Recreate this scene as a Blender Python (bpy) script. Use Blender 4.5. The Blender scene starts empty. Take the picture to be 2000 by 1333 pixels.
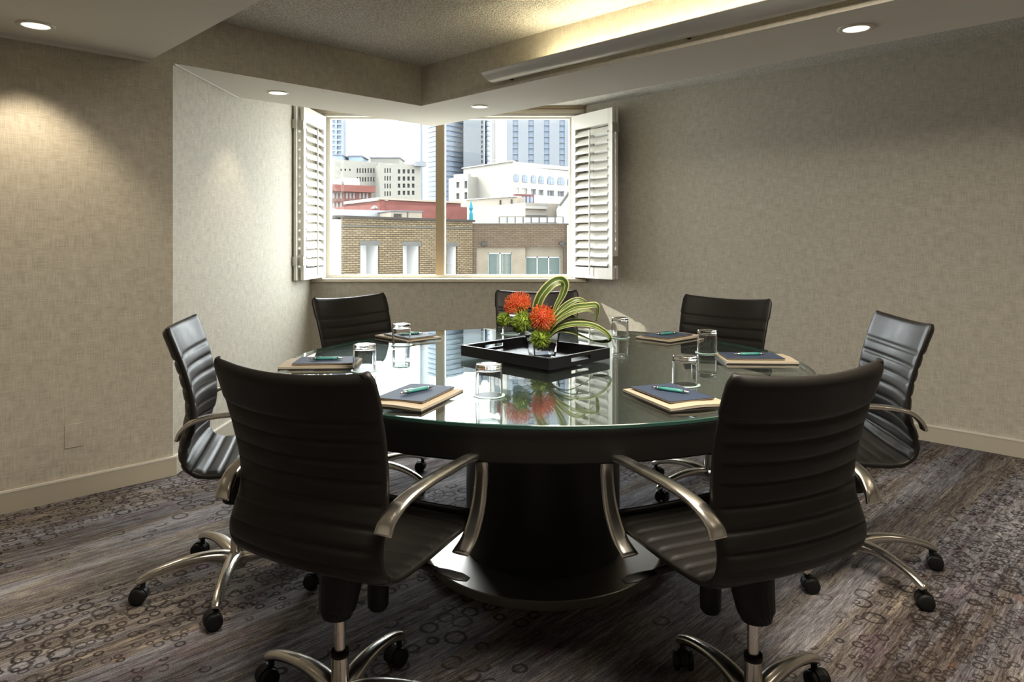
import bpy, math, random
from mathutils import Vector, Matrix
random.seed(7)
PI = math.pi
SC = bpy.context.scene
COL = SC.collection
F, HU, H = 1362.0, 472.0, 1.23          # focal length (px of a 2000 px frame), horizon row, eye height

# ------------------------------------------------------------------ camera, sky, sun, exposure
cd = bpy.data.cameras.new('camera'); cam = bpy.data.objects.new('camera', cd); COL.objects.link(cam)
cam.location = (0, 0, H); cam.rotation_euler = (PI/2, 0, 0)
cd.sensor_width = 36.0; cd.lens = F/2000*36; cd.shift_y = -(666.5-HU)/2000; cd.clip_start = .05; cd.clip_end = 2000
SC.camera = cam
SC.view_settings.view_transform = 'Standard'; SC.view_settings.look = 'None'
SC.view_settings.exposure = 0.0; SC.view_settings.gamma = 1.0; SC.view_settings.use_curve_mapping = False
SC.cycles.use_denoising = True
SC.cycles.max_bounces = 10; SC.cycles.transparent_max_bounces = 16; SC.cycles.transmission_bounces = 10
SC.cycles.sample_clamp_indirect = 6.0
SC.cycles.caustics_reflective = False; SC.cycles.caustics_refractive = False
w = bpy.data.worlds.new('sky'); SC.world = w; w.use_nodes = True
bg = w.node_tree.nodes['Background']; bg.inputs[0].default_value = (.93, .97, 1.0, 1); bg.inputs[1].default_value = 20.0
def light(name, kind, loc, energy, color, rot=(0, 0, 0), **kw):
    l = bpy.data.lights.new(name, kind); l.energy = energy; l.color = color
    for k, v in kw.items(): setattr(l, k, v)
    o = bpy.data.objects.new(name, l); COL.objects.link(o); o.location = loc; o.rotation_euler = rot
    return o
SUN = Vector((.66, -.30, -.69)).normalized()
light('sun', 'SUN', (-20, 20, 30), 15.0, (1, .95, .86), rot=SUN.to_track_quat('-Z', 'Y').to_euler(), angle=.012)
port = light('window_portal', 'AREA', (-.565, 6.62, 1.64), 1.0, (1, 1, 1), rot=(-PI/2, 0, 0), shape='RECTANGLE', size=2.5, size_y=1.7)
port.data.cycles.is_portal = True

# ------------------------------------------------------------------ material helpers
def mat(name, col=(.5, .5, .5), rough=.5, metal=0, spec=.5, coat=0, trans=0, ior=1.45, emit=None, estr=0, sheen=0):
    m = bpy.data.materials.new(name); m.use_nodes = True
    b = m.node_tree.nodes['Principled BSDF']
    b.inputs['Base Color'].default_value = (*col, 1); b.inputs['Roughness'].default_value = rough
    b.inputs['Metallic'].default_value = metal; b.inputs['Specular IOR Level'].default_value = spec
    b.inputs['Coat Weight'].default_value = coat; b.inputs['Transmission Weight'].default_value = trans
    b.inputs['IOR'].default_value = ior; b.inputs['Sheen Weight'].default_value = sheen
    if emit: b.inputs['Emission Color'].default_value = (*emit, 1); b.inputs['Emission Strength'].default_value = estr
    return m
class N:
    def __init__(s, m): s.t = m.node_tree; s.b = s.t.nodes.get('Principled BSDF')
    def n(s, typ, **kw):
        x = s.t.nodes.new(typ)
        for k, v in kw.items():
            if k[0] == '_': setattr(x, k[1:], v)
            elif k.startswith('i'): s.put(x.inputs[int(k[1:])], v)
            else: s.put(x.inputs[k], v)
        return x
    def put(s, sock, v):
        if hasattr(v, 'is_output') or isinstance(v, bpy.types.NodeSocket): s.t.links.new(v, sock)
        elif isinstance(v, bpy.types.Node): s.t.links.new(v.outputs[0], sock)
        else: sock.default_value = v
    def math(s, op, a, b=0.0, c=None):
        x = s.n('ShaderNodeMath', _operation=op, i0=a, i1=b)
        if c is not None: s.put(x.inputs[2], c)
        return x.outputs[0]
    def mix(s, f, a, b, mode='MIX'):
        x = s.t.nodes.new('ShaderNodeMix'); x.data_type = 'RGBA'; x.blend_type = mode
        s.put(x.inputs[0], f); s.put(x.inputs[6], a if not isinstance(a, tuple) else (*a, 1)); s.put(x.inputs[7], b if not isinstance(b, tuple) else (*b, 1))
        return x.outputs[2]
    def coords(s, which='Object', scale=(1, 1, 1), rot=(0, 0, 0)):
        tc = s.n('ShaderNodeTexCoord'); mp = s.t.nodes.new('ShaderNodeMapping')
        s.t.links.new(tc.outputs[which], mp.inputs[0]); mp.inputs['Scale'].default_value = scale; mp.inputs['Rotation'].default_value = rot
        return mp.outputs[0]
    def noise(s, vec, scale=5, detail=2, rough=.5, which=0):
        x = s.n('ShaderNodeTexNoise', Vector=vec, Scale=scale, Detail=detail, Roughness=rough); return x.outputs[which]
    def ramp(s, f, stops, interp='LINEAR'):
        x = s.t.nodes.new('ShaderNodeValToRGB'); s.put(x.inputs[0], f); r = x.color_ramp; r.interpolation = interp
        while len(r.elements) < len(stops): r.elements.new(.5)
        for e, (p, c) in zip(r.elements, stops):
            e.position = p; e.color = (*c, 1) if isinstance(c, tuple) else (c, c, c, 1)
        return x.outputs[0]
    def step(s, f, a, b):
        x = s.n('ShaderNodeMapRange', i0=f, i1=a, i2=b); x.clamp = True; return x.outputs[0]
    def bump(s, h, strength=.3, dist=.01):
        x = s.n('ShaderNodeBump', Height=h, Strength=strength, Distance=dist); s.t.links.new(x.outputs[0], s.b.inputs['Normal'])

M = {}
# linen wallpaper
m = M['linen'] = mat('linen_wallpaper', rough=.8, spec=.25); n = N(m)
hz = n.noise(n.coords('UV', (1, 1, 1)), 1, 2)
vh = n.noise(n.coords('UV', (14, 330, 1)), 1, 3, .6); vv = n.noise(n.coords('UV', (330, 11, 1)), 1, 3, .6)
cl = n.noise(n.coords('UV', (22, 22, 1)), 1, 4, .65)
thr = n.math('ADD', n.math('MULTIPLY', vh, .5), n.math('MULTIPLY', vv, .5))
thr2 = n.math('ADD', n.math('MULTIPLY', thr, .75), n.math('MULTIPLY', cl, .25))
n.put(n.b.inputs['Base Color'], n.ramp(thr2, [(.37, (.355, .325, .262)), (.5, (.475, .442, .368)), (.63, (.60, .565, .485))]))
n.bump(thr, .25, .002)
# painted soffit, popcorn ceiling
M['paint'] = mat('soffit_paint', (.77, .745, .68), .65, spec=.3)
m = M['popcorn'] = mat('popcorn_ceiling', rough=.95, spec=.1); n = N(m)
v = n.n('ShaderNodeTexVoronoi', Vector=n.coords('Object', (1, 1, 1)), Scale=105.0)
ns = n.noise(n.coords('Object'), 70, 4, .7)
hgt = n.math('SUBTRACT', ns, n.math('MULTIPLY', v.outputs[0], .8))
n.put(n.b.inputs['Base Color'], n.ramp(hgt, [(.0, (.50, .48, .43)), (.3, (.78, .76, .70)), (.6, (.85, .83, .77))]))
n.bump(hgt, .8, .008)
M['white'] = mat('white_trim_paint', (.72, .69, .62), .35)
M['shutter'] = mat('shutter_paint', (.78, .755, .69), .3)
M['tan'] = mat('bronze_window_frame', (.40, .30, .19), .4)
M['cream'] = mat('cream_sill_paint', (.66, .60, .47), .35)
M['basecap'] = mat('baseboard_paint', (.50, .46, .37), .4)
M['hinge'] = mat('steel_hinge', (.5, .48, .43), .35, .9)
# carpet
m = M['carpet'] = mat('patterned_carpet', rough=.95, spec=.08); n = N(m)
R45 = (0, 0, -PI/4)
def rc(sx, sy): return n.n('ShaderNodeVectorMath', _operation='MULTIPLY', i0=n.coords('Object', (1, 1, 1), R45), i1=(sx, sy, 1)).outputs[0]
fine = n.noise(rc(15, 170), 1, 5, .8); med = n.noise(rc(3.2, 46), 1, 5, .75); wide = n.noise(rc(.5, 2.6), 1, 3, .55); hue = n.noise(rc(.7, 5.5), 1, 3, .6)
speck = n.noise(rc(260, 330), 1, 2, .6); patch = n.noise(rc(3.2, 9), 1, 3, .6)
val = n.math('ADD', n.math('MULTIPLY', fine, .42), n.math('ADD', n.math('MULTIPLY', med, .33), n.math('MULTIPLY', speck, .25)))
val = n.math('ADD', val, n.math('MULTIPLY', n.math('SUBTRACT', wide, .5), .35))
grey = n.ramp(val, [(.38, (.030, .027, .030)), (.46, (.105, .098, .106)), (.53, (.215, .203, .213)), (.61, (.45, .43, .43))])
brown = n.ramp(val, [(.38, (.024, .018, .016)), (.46, (.078, .062, .054)), (.53, (.175, .150, .130)), (.61, (.42, .37, .31))])
plum = n.ramp(val, [(.38, (.028, .018, .022)), (.46, (.085, .058, .068)), (.53, (.17, .135, .148)), (.61, (.38, .34, .34))])
c = n.mix(n.step(hue, .47, .56), grey, brown)
c = n.mix(n.math('MULTIPLY', n.step(patch, .57, .64), .8), c, plum)
tanline = n.step(n.noise(rc(.9, 19), 1, 2, .5), .665, .70)
c = n.mix(n.math('MULTIPLY', tanline, n.step(fine, .38, .6)), c, (.42, .35, .27))
rust = n.math('MULTIPLY', n.step(n.noise(rc(4, 14), 1, 2), .70, .76), .5)
c = n.mix(rust, c, (.17, .075, .04))
def rings(scale, seed, rmin, rvar, wdt, lo, hi):
    global c
    vec = n.n('ShaderNodeVectorMath', _operation='ADD', i0=rc(1, 1), i1=(seed, seed*1.7, 0)).outputs[0]
    vo = n.n('ShaderNodeTexVoronoi', Vector=vec, Scale=scale, Randomness=.85); vo.voronoi_dimensions = '2D'
    sep = n.n('ShaderNodeSeparateColor', i0=vo.outputs[1])
    jit = n.math('MULTIPLY', n.math('SUBTRACT', n.noise(rc(60, 60), 1, 2), .5), .10)
    rad = n.math('ADD', rmin, n.math('MULTIPLY', sep.outputs[0], rvar))
    d = n.math('ABSOLUTE', n.math('SUBTRACT', n.math('ADD', vo.outputs[0], jit), rad))
    ring = n.math('SUBTRACT', 1.0, n.step(d, wdt*.55, wdt))
    nz = n.n('ShaderNodeTexNoise', Vector=n.n('ShaderNodeVectorMath', _operation='ADD', i0=rc(.55, 1.6), i1=(seed*.1, 5.3, 0)).outputs[0], Scale=1.0, Detail=2.0).outputs[0]
    tt = n.n('ShaderNodeSeparateXYZ', i0=rc(1, 1)).outputs[1]
    wave = n.math('COSINE', n.math('MULTIPLY', n.math('SUBTRACT', tt, 3.5), 2*PI/.98))
    band = n.step(n.math('ADD', nz, n.math('MULTIPLY', wave, .10)), lo, hi)
    keep = n.step(n.math('ADD', sep.outputs[1], n.math('MULTIPLY', band, .95)), .96, 1.0)
    f = n.math('MULTIPLY', n.math('MULTIPLY', ring, keep), n.math('MULTIPLY', .88, n.step(speck, .25, .5)))
    f = n.math('MULTIPLY', f, n.math('ADD', .72, n.math('MULTIPLY', sep.outputs[2], .28)))
    c = n.mix(f, c, (.016, .011, .010))
rings(12.5, 3.3, .19, .22, .085, .47, .56)
rings(22, 8.1, .16, .20, .10, .48, .57)
n.put(n.b.inputs['Base Color'], c)
n.bump(n.math('ADD', fine, speck), .5, .004)
# furniture materials
m = M['leather'] = mat('black_leather', (.0095, .0083, .007), .45, spec=.32); n = N(m)
n.put(n.b.inputs['Roughness'], n.math('ADD', .36, n.math('MULTIPLY', n.noise(n.coords('Object'), 18, 3), .16)))
n.bump(n.noise(n.coords('Object'), 260, 3), .09, .002)
m = M['chrome'] = mat('polished_aluminium', (.62, .59, .54), .17, 1.0); n = N(m)
n.put(n.b.inputs['Roughness'], n.math('ADD', .16, n.math('MULTIPLY', n.noise(n.coords('Object'), 14, 3), .18)))
M['plastic'] = mat('black_plastic', (.010, .010, .010), .5, spec=.25)
m = M['blackwood'] = mat('black_stained_wood', (.009, .008, .007), .36, spec=.28); n = N(m)
sc = n.noise(n.coords('Object', (9, 9, 40)), 1, 4, .7)
n.put(n.b.inputs['Base Color'], n.mix(n.step(sc, .70, .76), (.011, .010, .009), (.05, .035, .025)))
n.put(n.b.inputs['Roughness'], n.math('ADD', .28, n.math('MULTIPLY', n.noise(n.coords('Object', (6, 6, 1)), 1, 3), .2)))
M['tabletop'] = mat('table_top_laminate', (.045, .047, .045), .42)
m = M['steel'] = mat('brushed_steel', (.36, .34, .31), .45, 1.0); n = N(m)
n.put(n.b.inputs['Roughness'], n.math('ADD', .36, n.math('MULTIPLY', n.noise(n.coords('Object', (80, 6, 6)), 1, 3), .18)))
def thin_glass(name, tint, ior=1.5, boost=1.0):
    m = bpy.data.materials.new(name); m.use_nodes = True; t = m.node_tree; t.nodes.clear(); k = N(m)
    geo = k.n('ShaderNodeNewGeometry')      # the same reflectance from either side of a pane
    fr = k.n('ShaderNodeFresnel', IOR=k.math('MULTIPLY_ADD', geo.outputs['Backfacing'], 1/ior-ior, ior)); tr = k.n('ShaderNodeBsdfTransparent'); tr.inputs[0].default_value = (*tint, 1)
    gl = k.n('ShaderNodeBsdfGlossy'); gl.inputs['Roughness'].default_value = 0.0; gl.inputs[0].default_value = (.95, .98, .97, 1)
    mx = k.n('ShaderNodeMixShader'); k.put(mx.inputs[0], k.math('MINIMUM', k.math('MULTIPLY', fr.outputs[0], boost), 1.0)); t.links.new(tr.outputs[0], mx.inputs[1]); t.links.new(gl.outputs[0], mx.inputs[2])
    o = k.n('ShaderNodeOutputMaterial'); t.links.new(mx.outputs[0], o.inputs[0]); return m
M['winglass'] = thin_glass('window_glass', (.97, .985, .98))
M['tableglass'] = thin_glass('table_glass', (.88, .93, .915), 1.55, 1.2)
M['glassedge'] = mat('glass_edge', (.035, .085, .068), .1, spec=.5)
M['glass'] = mat('clear_glass', (1, 1, 1), 0.0, trans=1.0, ior=1.46)
M['coaster'] = mat('frosted_glass_coaster', (.42, .60, .54), .25)
M['navy'] = mat('navy_notepad_cover', (.034, .046, .078), .6, spec=.2)
M['kraft'] = mat('kraft_board', (.36, .30, .215), .7)
M['paper'] = mat('paper_block', (.50, .445, .35), .8)
M['darkboard'] = mat('dark_backing_board', (.035, .025, .02), .5)
M['teal'] = mat('teal_pen_barrel', (.07, .27, .24), .25)
M['traymat'] = mat('black_lacquer_tray', (.010, .010, .012), .22, spec=.6)
m = M['protea'] = mat('protea_pins', (.75, .09, .02), .5); n = N(m)
n.put(n.b.inputs['Base Color'], n.ramp(n.noise(n.coords('Object'), 60, 2), [(.35, (.58, .035, .012)), (.6, (.80, .20, .04))]))
M['proteacore'] = mat('protea_core', (.45, .06, .02), .7)
m = M['dianthus'] = mat('green_dianthus', (.2, .3, .03), .8); n = N(m)
n.put(n.b.inputs['Base Color'], n.ramp(n.noise(n.coords('Object'), 90, 3), [(.35, (.07, .13, .008)), (.6, (.27, .36, .045))]))
M['stem'] = mat('green_stem', (.06, .09, .02), .5)
m = M['leaf'] = mat('variegated_leaf', (.2, .3, .1), .4); n = N(m)
uvx = n.n('ShaderNodeSeparateXYZ', i0=n.coords('UV'))
wob = n.math('ADD', uvx.outputs[0], n.math('MULTIPLY', n.math('SUBTRACT', n.noise(n.coords('UV', (1, 3, 1)), 2, 2), .5), .10))
n.put(n.b.inputs['Base Color'], n.ramp(wob, [(0, (.50, .47, .22)), (.10, (.42, .43, .17)), (.13, (.035, .065, .012)), (.45, (.055, .10, .02)), (.485, (.46, .46, .2)), (.52, (.46, .46, .2)), (.56, (.06, .11, .02)), (.86, (.09, .14, .03)), (.92, (.48, .46, .22))]))
M['lampglow'] = mat('lamp_lens', (.9, .85, .75), .5, emit=(1, .88, .70), estr=2.0)
M['tubeglow'] = mat('fluorescent_tube', (.9, .85, .7), .5, emit=(1, .85, .53), estr=90.0)
m = M['shelf'] = mat('satin_aluminium_shelf', (.52, .51, .485), .30, .45)
# outdoor materials
KO = .15          # darkens outdoor colours to hold the facades' exposure under a boosted sky
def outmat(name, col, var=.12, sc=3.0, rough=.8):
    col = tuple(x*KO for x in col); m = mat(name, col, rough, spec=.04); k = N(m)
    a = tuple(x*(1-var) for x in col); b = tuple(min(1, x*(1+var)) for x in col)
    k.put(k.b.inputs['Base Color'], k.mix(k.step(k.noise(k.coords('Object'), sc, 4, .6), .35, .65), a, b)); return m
def brickmat(name, c1, c2, mort, bw=.2, bh=.067, ms=.012):
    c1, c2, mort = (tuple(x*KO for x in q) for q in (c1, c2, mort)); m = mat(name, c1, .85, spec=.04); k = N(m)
    br = k.n('ShaderNodeTexBrick', Vector=k.coords('UV'), Color1=(*c1, 1), Color2=(*c2, 1), Mortar=(*mort, 1), Scale=1.0)
    br.inputs['Mortar Size'].default_value = ms; br.inputs['Brick Width'].default_value = bw; br.inputs['Row Height'].default_value = bh
    k.put(k.b.inputs['Base Color'], br.outputs[0]); k.bump(br.outputs[1], -.4, .01); return m
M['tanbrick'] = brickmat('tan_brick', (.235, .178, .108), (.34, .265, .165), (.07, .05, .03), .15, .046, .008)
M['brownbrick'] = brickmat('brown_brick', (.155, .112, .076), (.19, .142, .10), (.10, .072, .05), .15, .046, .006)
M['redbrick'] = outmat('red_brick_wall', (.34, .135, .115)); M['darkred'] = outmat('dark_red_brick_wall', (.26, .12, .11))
M['creamwall'] = outmat('cream_render', (.68, .64, .57), .06); M['peach'] = outmat('peach_render', (.62, .54, .44), .06)
M['beige'] = outmat('beige_render', (.33, .28, .21), .08); M['oldbeige'] = outmat('aged_beige_stone', (.47, .45, .40), .08)
M['whiteroof'] = outmat('white_roof', (.74, .74, .75), .04); M['greytower'] = outmat('pale_grey_concrete', (.36, .385, .42), .05)
M['bluewin'] = mat('hazy_blue_glass', (.075, .095, .125), .5, spec=.1); M['bluepale'] = outmat('pale_blue_cladding', (.38, .42, .49), .05)
M['stripwin'] = mat('blue_grey_tower_glass', (.050, .062, .080), .5, spec=.1); M['greywin'] = mat('grey_window_glass', (.030, .032, .036), .5, spec=.1); M['whitewin'] = mat('bright_window_blind', (.12, .12, .12), .6, spec=.05)
M['coping'] = mat('dark_coping', (.010, .0085, .0075), .7, spec=.05); M['greystone'] = outmat('grey_lintel_stone', (.17, .165, .15), .1)
M['greenglass'] = mat('green_tinted_glass', (.020, .027, .024), .35, spec=.1); M['curtain'] = mat('pale_curtain', (.05, .055, .048), .7, spec=.1)
M['tealcloth'] = mat('teal_canvas', (.006, .05, .062), .8, spec=.1); M['darkmetal'] = mat('dark_metal', (.012, .012, .012), .6, spec=.05)
M['recesswhite'] = mat('lifted_recess_white', (.20, .20, .195), .7, spec=.05)  # brightness put into the colour, little light reaches these deep openings
M['street'] = mat('pale_bounce_ground', (.28, .27, .25), .9, spec=.05)  # unseen ground, kept pale to bounce light up into the room

# ------------------------------------------------------------------ mesh helpers
class MB:
    def __init__(s): s.v = []; s.f = []; s.mi = []; s.uv = None
    def add(s, vs, fs, mi=0):
        b = len(s.v); s.v += [tuple(x) for x in vs]; s.f += [tuple(b+i for i in f) for f in fs]; s.mi += [mi]*len(fs)
    def box(s, x0, x1, y0, y1, z0, z1, mi=0, T=None):
        vs = [Vector((x, y, z)) for z in (z0, z1) for y in (y0, y1) for x in (x0, x1)]
        if T: vs = [T @ q for q in vs]
        s.add(vs, [(0, 2, 3, 1), (4, 5, 7, 6), (0, 1, 5, 4), (2, 6, 7, 3), (0, 4, 6, 2), (1, 3, 7, 5)], mi)
    def prism(s, poly, z0, z1, mi=0, side=None):
        k = len(poly); a = sum(poly[i][0]*poly[(i+1) % k][1]-poly[(i+1) % k][0]*poly[i][1] for i in range(k))
        if a < 0: poly = poly[::-1]
        vs = [(x, y, z0) for x, y in poly]+[(x, y, z1) for x, y in poly]
        s.add(vs, [tuple(range(k-1, -1, -1)), tuple(range(k, 2*k))], mi)
        b = len(s.v)-2*k
        for i in range(k): s.f.append((b+i, b+(i+1) % k, b+k+(i+1) % k, b+k+i)); s.mi.append(mi if side is None else side)
    def lathe(s, prof, seg=32, c=(0, 0), mi=0, closed=False):
        b = len(s.v); k = len(prof)
        for i in range(seg):
            a = 2*PI*i/seg
            for r, z in prof: s.v.append((c[0]+r*math.cos(a), c[1]+r*math.sin(a), z))
        for i in range(seg):
            j = (i+1) % seg
            for q in range(k if closed else k-1):
                r_ = (q+1) % k; s.f.append((b+i*k+q, b+j*k+q, b+j*k+r_, b+i*k+r_)); s.mi.append(mi)
    def tube(s, pts, rad, seg=8, mi=0, flat=1.0, up=None, cap=True):
        pts = [Vector(p) for p in pts]; k = len(pts)
        if not hasattr(rad, '__len__'): rad = [rad]*k
        b = len(s.v); ref = Vector(up) if up else Vector((.13, .21, .97))
        for i, p in enumerate(pts):
            t = (pts[min(i+1, k-1)]-pts[max(i-1, 0)]).normalized()
            a = t.cross(ref)
            if a.length < 1e-4: a = t.cross(Vector((1, 0, 0)))
            a.normalize(); c = a.cross(t).normalized()
            for j in range(seg):
                th = 2*PI*j/seg; s.v.append(tuple(p+a*(rad[i]*math.cos(th))+c*(rad[i]*flat*math.sin(th))))
        for i in range(k-1):
            for j in range(seg):
                s.f.append((b+i*seg+j, b+i*seg+(j+1) % seg, b+(i+1)*seg+(j+1) % seg, b+(i+1)*seg+j)); s.mi.append(mi)
        if cap:
            s.f.append(tuple(b+j for j in range(seg-1, -1, -1))); s.mi.append(mi)
            s.f.append(tuple(b+(k-1)*seg+j for j in range(seg))); s.mi.append(mi)
    def sweep(s, pts, widths, thick, lat=(1, 0, 0), e=3.2, seg=16, mi=0):
        pts = [Vector(p) for p in pts]; k = len(pts); b = len(s.v); lat = Vector(lat)
        for i, p in enumerate(pts):
            t = (pts[min(i+1, k-1)]-pts[max(i-1, 0)]).normalized(); nn = t.cross(lat).normalized()
            for j in range(seg):
                th = 2*PI*j/seg; cx, cy = math.cos(th), math.sin(th)
                q = (abs(cx)**e+abs(cy)**e)**(-1/e)
                s.v.append(tuple(p+lat*(cx*q*widths[i]/2)+nn*(cy*q*thick[i]/2)))
        for i in range(k-1):
            for j in range(seg):
                s.f.append((b+i*seg+j, b+i*seg+(j+1) % seg, b+(i+1)*seg+(j+1) % seg, b+(i+1)*seg+j)); s.mi.append(mi)
        s.f.append(tuple(b+j for j in range(seg-1, -1, -1))); s.mi.append(mi)
        s.f.append(tuple(b+(k-1)*seg+j for j in range(seg))); s.mi.append(mi)
    def build(s, name, mats, parent=None, smooth=False, bevel=0, uv=False, sub=0, fix=True):
        me = bpy.data.meshes.new(name); me.from_pydata(s.v, [], s.f)
        mats = mats if isinstance(mats, (list, tuple)) else [mats]
        for x in mats: me.materials.append(x if not isinstance(x, str) else M[x])
        for p, i in zip(me.polygons, s.mi): p.material_index = i; p.use_smooth = smooth
        me.update()
        if fix:
            import bmesh
            bm = bmesh.new(); bm.from_mesh(me); bmesh.ops.recalc_face_normals(bm, faces=bm.faces); bm.to_mesh(me); bm.free()
        if uv:
            l = me.uv_layers.new(name='uv')
            for p in me.polygons:
                nn = p.normal; t = Vector((-nn.y, nn.x, 0))
                t = t.normalized() if t.length > .3 else None
                for li in p.loop_indices:
                    co = me.vertices[me.loops[li].vertex_index].co
                    l.data[li].uv = (co.dot(t), co.z) if t else (co.x, co.y)
        o = bpy.data.objects.new(name, me); COL.objects.link(o)
        if parent: o.parent = parent
        if bevel:
            bv = o.modifiers.new('bevel', 'BEVEL'); bv.width = bevel; bv.segments = 2; bv.limit_method = 'ANGLE'
        if sub:
            o.modifiers.new('sub', 'SUBSURF').levels = sub; o.modifiers['sub'].render_levels = sub
        return o
def tag(o, label=None, cat=None, group=None, kind=None):
    if label: o['label'] = label
    if cat: o['category'] = cat
    if group: o['group'] = group
    if kind: o['kind'] = kind
    return o
def thing(name, label, cat, loc=(0, 0, 0), rz=0, group=None):
    o = bpy.data.objects.new(name, None); COL.objects.link(o); o.empty_display_size = .1
    o.location = loc; o.rotation_euler = (0, 0, rz); return tag(o, label, cat, group)
def copy_tree(o, parent=None):
    c = o.copy(); COL.objects.link(c); c.parent = parent
    for ch in kids.get(o.name, ()): copy_tree(ch, c)
    return c
kids = {}
def index_kids():
    kids.clear()
    for o in COL.objects:
        if o.parent: kids.setdefault(o.parent.name, []).append(o)
def struct(name, mb, mats, **kw): return tag(mb.build(name, mats, **kw), kind='structure')
def catmull(pts, per=8):
    out = []; P = [Vector(p) for p in pts]; P = [2*P[0]-P[1]]+P+[2*P[-1]-P[-2]]
    for i in range(1, len(P)-2):
        for j in range(per):
            t = j/per; a, b, c_, d = P[i-1:i+3]
            out.append(.5*((2*b)+(c_-a)*t+(2*a-5*b+4*c_-d)*t*t+(3*b-a-3*c_+d)*t**3))
    out.append(P[-2]); return out

# ------------------------------------------------------------------ room shell
HS, HC = 2.169, 2.441                      # underside of soffits, main ceiling
XA, YW = -1.785, 6.208                     # recess side wall, window wall
LL_, RR_ = 5.455, 6.868                    # left wall y-x, right wall x+y
def st(s, t): return ((s+t)/math.sqrt(2), (s-t)/math.sqrt(2))
S0, T1 = -1.9, 3.5
TL, SR = -LL_/math.sqrt(2), RR_/math.sqrt(2)
JX, JY = XA, LL_+XA                        # jamb where the left wall ends
CX, CY = (4.20-LL_)/2, (4.20+LL_)/2        # inner soffit corner
RX, RY = RR_-YW, YW
pA = st(S0, TL); pB = st(S0, T1); pC = st(SR, T1)
def wall_seg(mb, p, q, z0, z1, th=.12, side=1, mi=0):
    d = (Vector(q)-Vector(p)).normalized(); nn = Vector((-d.y, d.x))*th*side
    mb.prism([tuple(p), tuple(q), (q[0]+nn.x, q[1]+nn.y), (p[0]+nn.x, p[1]+nn.y)], z0, z1, mi)
mb = MB(); mb.prism([(-7, -4), (7, -4), (7, 6.5), (-7, 6.5)], -.1, 0); struct('floor', mb, 'carpet')
mb = MB(); mb.prism([pA, pB, pC, (RX+.5, RY+.5-.0), (RX, YW+.4), (XA-.2, YW+.4), (XA-.2, JY+.1)], HC, HC+.12); struct('ceiling', mb, 'popcorn')
mb = MB()
d = .12
mb.prism([pA, (JX, JY), (JX-.001, JY+.17), (pA[0]-.12*.707, pA[1]+.12*.707)], 0, HC); struct('wall_left', mb, 'linen', uv=True)
mb = MB(); mb.prism([(XA, JY), (XA, YW), (XA-.12, YW), (XA-.12, JY+.04)], 0, HC); struct('wall_recess', mb, 'linen', uv=True)
mb = MB(); wall_seg(mb, (RX, RY), pC, 0, HC, .12, 1); struct('wall_right', mb, 'linen', uv=True)
mb = MB(); wall_seg(mb, pC, pB, 0, HC, .12, 1); struct('wall_back', mb, 'linen', uv=True)
mb = MB(); wall_seg(mb, pB, pA, 0, HC, .12, 1); struct('wall_near', mb, 'linen', uv=True)
# window wall with its opening
WX0, WX1, WZ0, WZ1, YG = -1.66, .525, .898, 2.352, 6.40
mb = MB()
mb.box(XA-.12, RX+.25, YW, YW+.24, 0, WZ0-.03); mb.box(XA-.12, WX0-.035, YW+.02, YW+.24, WZ0-.03, HC); mb.box(WX1+.035, RX+.25, YW+.02, YW+.24, WZ0-.03, HC)
mb.box(WX0-.035, WX1+.035, YW+.06, YW+.24, WZ1+.05, HC); struct('wall_far', mb, 'linen', uv=True)
# soffit
GO, SO = 6.32, 5.045
OX, OY = (SO-GO)/2, (SO+GO)/2
far_in = ((4.2)/2+2.6, (4.2)/2-2.6); k_ = T1*math.sqrt(2)
f_in = ((4.2+k_)/2, (4.2-k_)/2); f_out = ((SO+k_)/2, (SO-k_)/2)
mb = MB(); poly = [(JX, JY), (CX, CY), f_in, f_out, (OX, OY), (XA, GO+XA)]
mb.prism(poly, HS, HC-.001, 0, 0)
so = mb.build('ceiling_soffit', ['paint', 'linen'], uv=True); tag(so, kind='structure')
for p in so.data.polygons:
    if abs(p.normal.z) < .1:
        nn = p.normal; c_ = p.center
        inner = (nn.x > .5 and nn.y < -.5) or (nn.x < -.5 and nn.y < -.5)
        if inner: p.material_index = 1
mb = MB(); mb.prism([st(S0, TL), st(1.735/math.sqrt(2), TL+.004), st(1.735/math.sqrt(2), TL+1.75), st(S0, TL+1.75)], HS, HC-.001)
struct('ceiling_soffit', mb, 'paint')
# shadow gap moulding under the left soffit
mb = MB(); a0 = st(S0, TL+.001); a1 = st(1.715/math.sqrt(2), TL+.001)
mb.prism([a0, a1, st(1.715/math.sqrt(2), TL+.02), st(S0, TL+.02)], HS-.018, HS); struct('trim_1', mb, 'paint')
# white corner bead along recess top
mb = MB(); mb.box(XA, XA+.008, JY+.01, GO+XA, HS-.008, HS); struct('trim_2', mb, 'white')
# baseboards
def baseboard(name, p, q, side):
    mb = MB(); wall_seg(mb, p, q, 0, .092, .014, side); wall_seg(mb, p, q, .092, .101, .017, side, 1); return struct(name, mb, ['basecap', 'white'])
baseboard('baseboard_left', pA, (JX+.010, JY+.010), -1)
baseboard('baseboard_recess', (XA, JY+.004), (XA, YW), -1)
baseboard('baseboard_far', (XA, YW), (RX, YW), -1)
baseboard('baseboard_right', (RX, RY), pC, -1)
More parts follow.
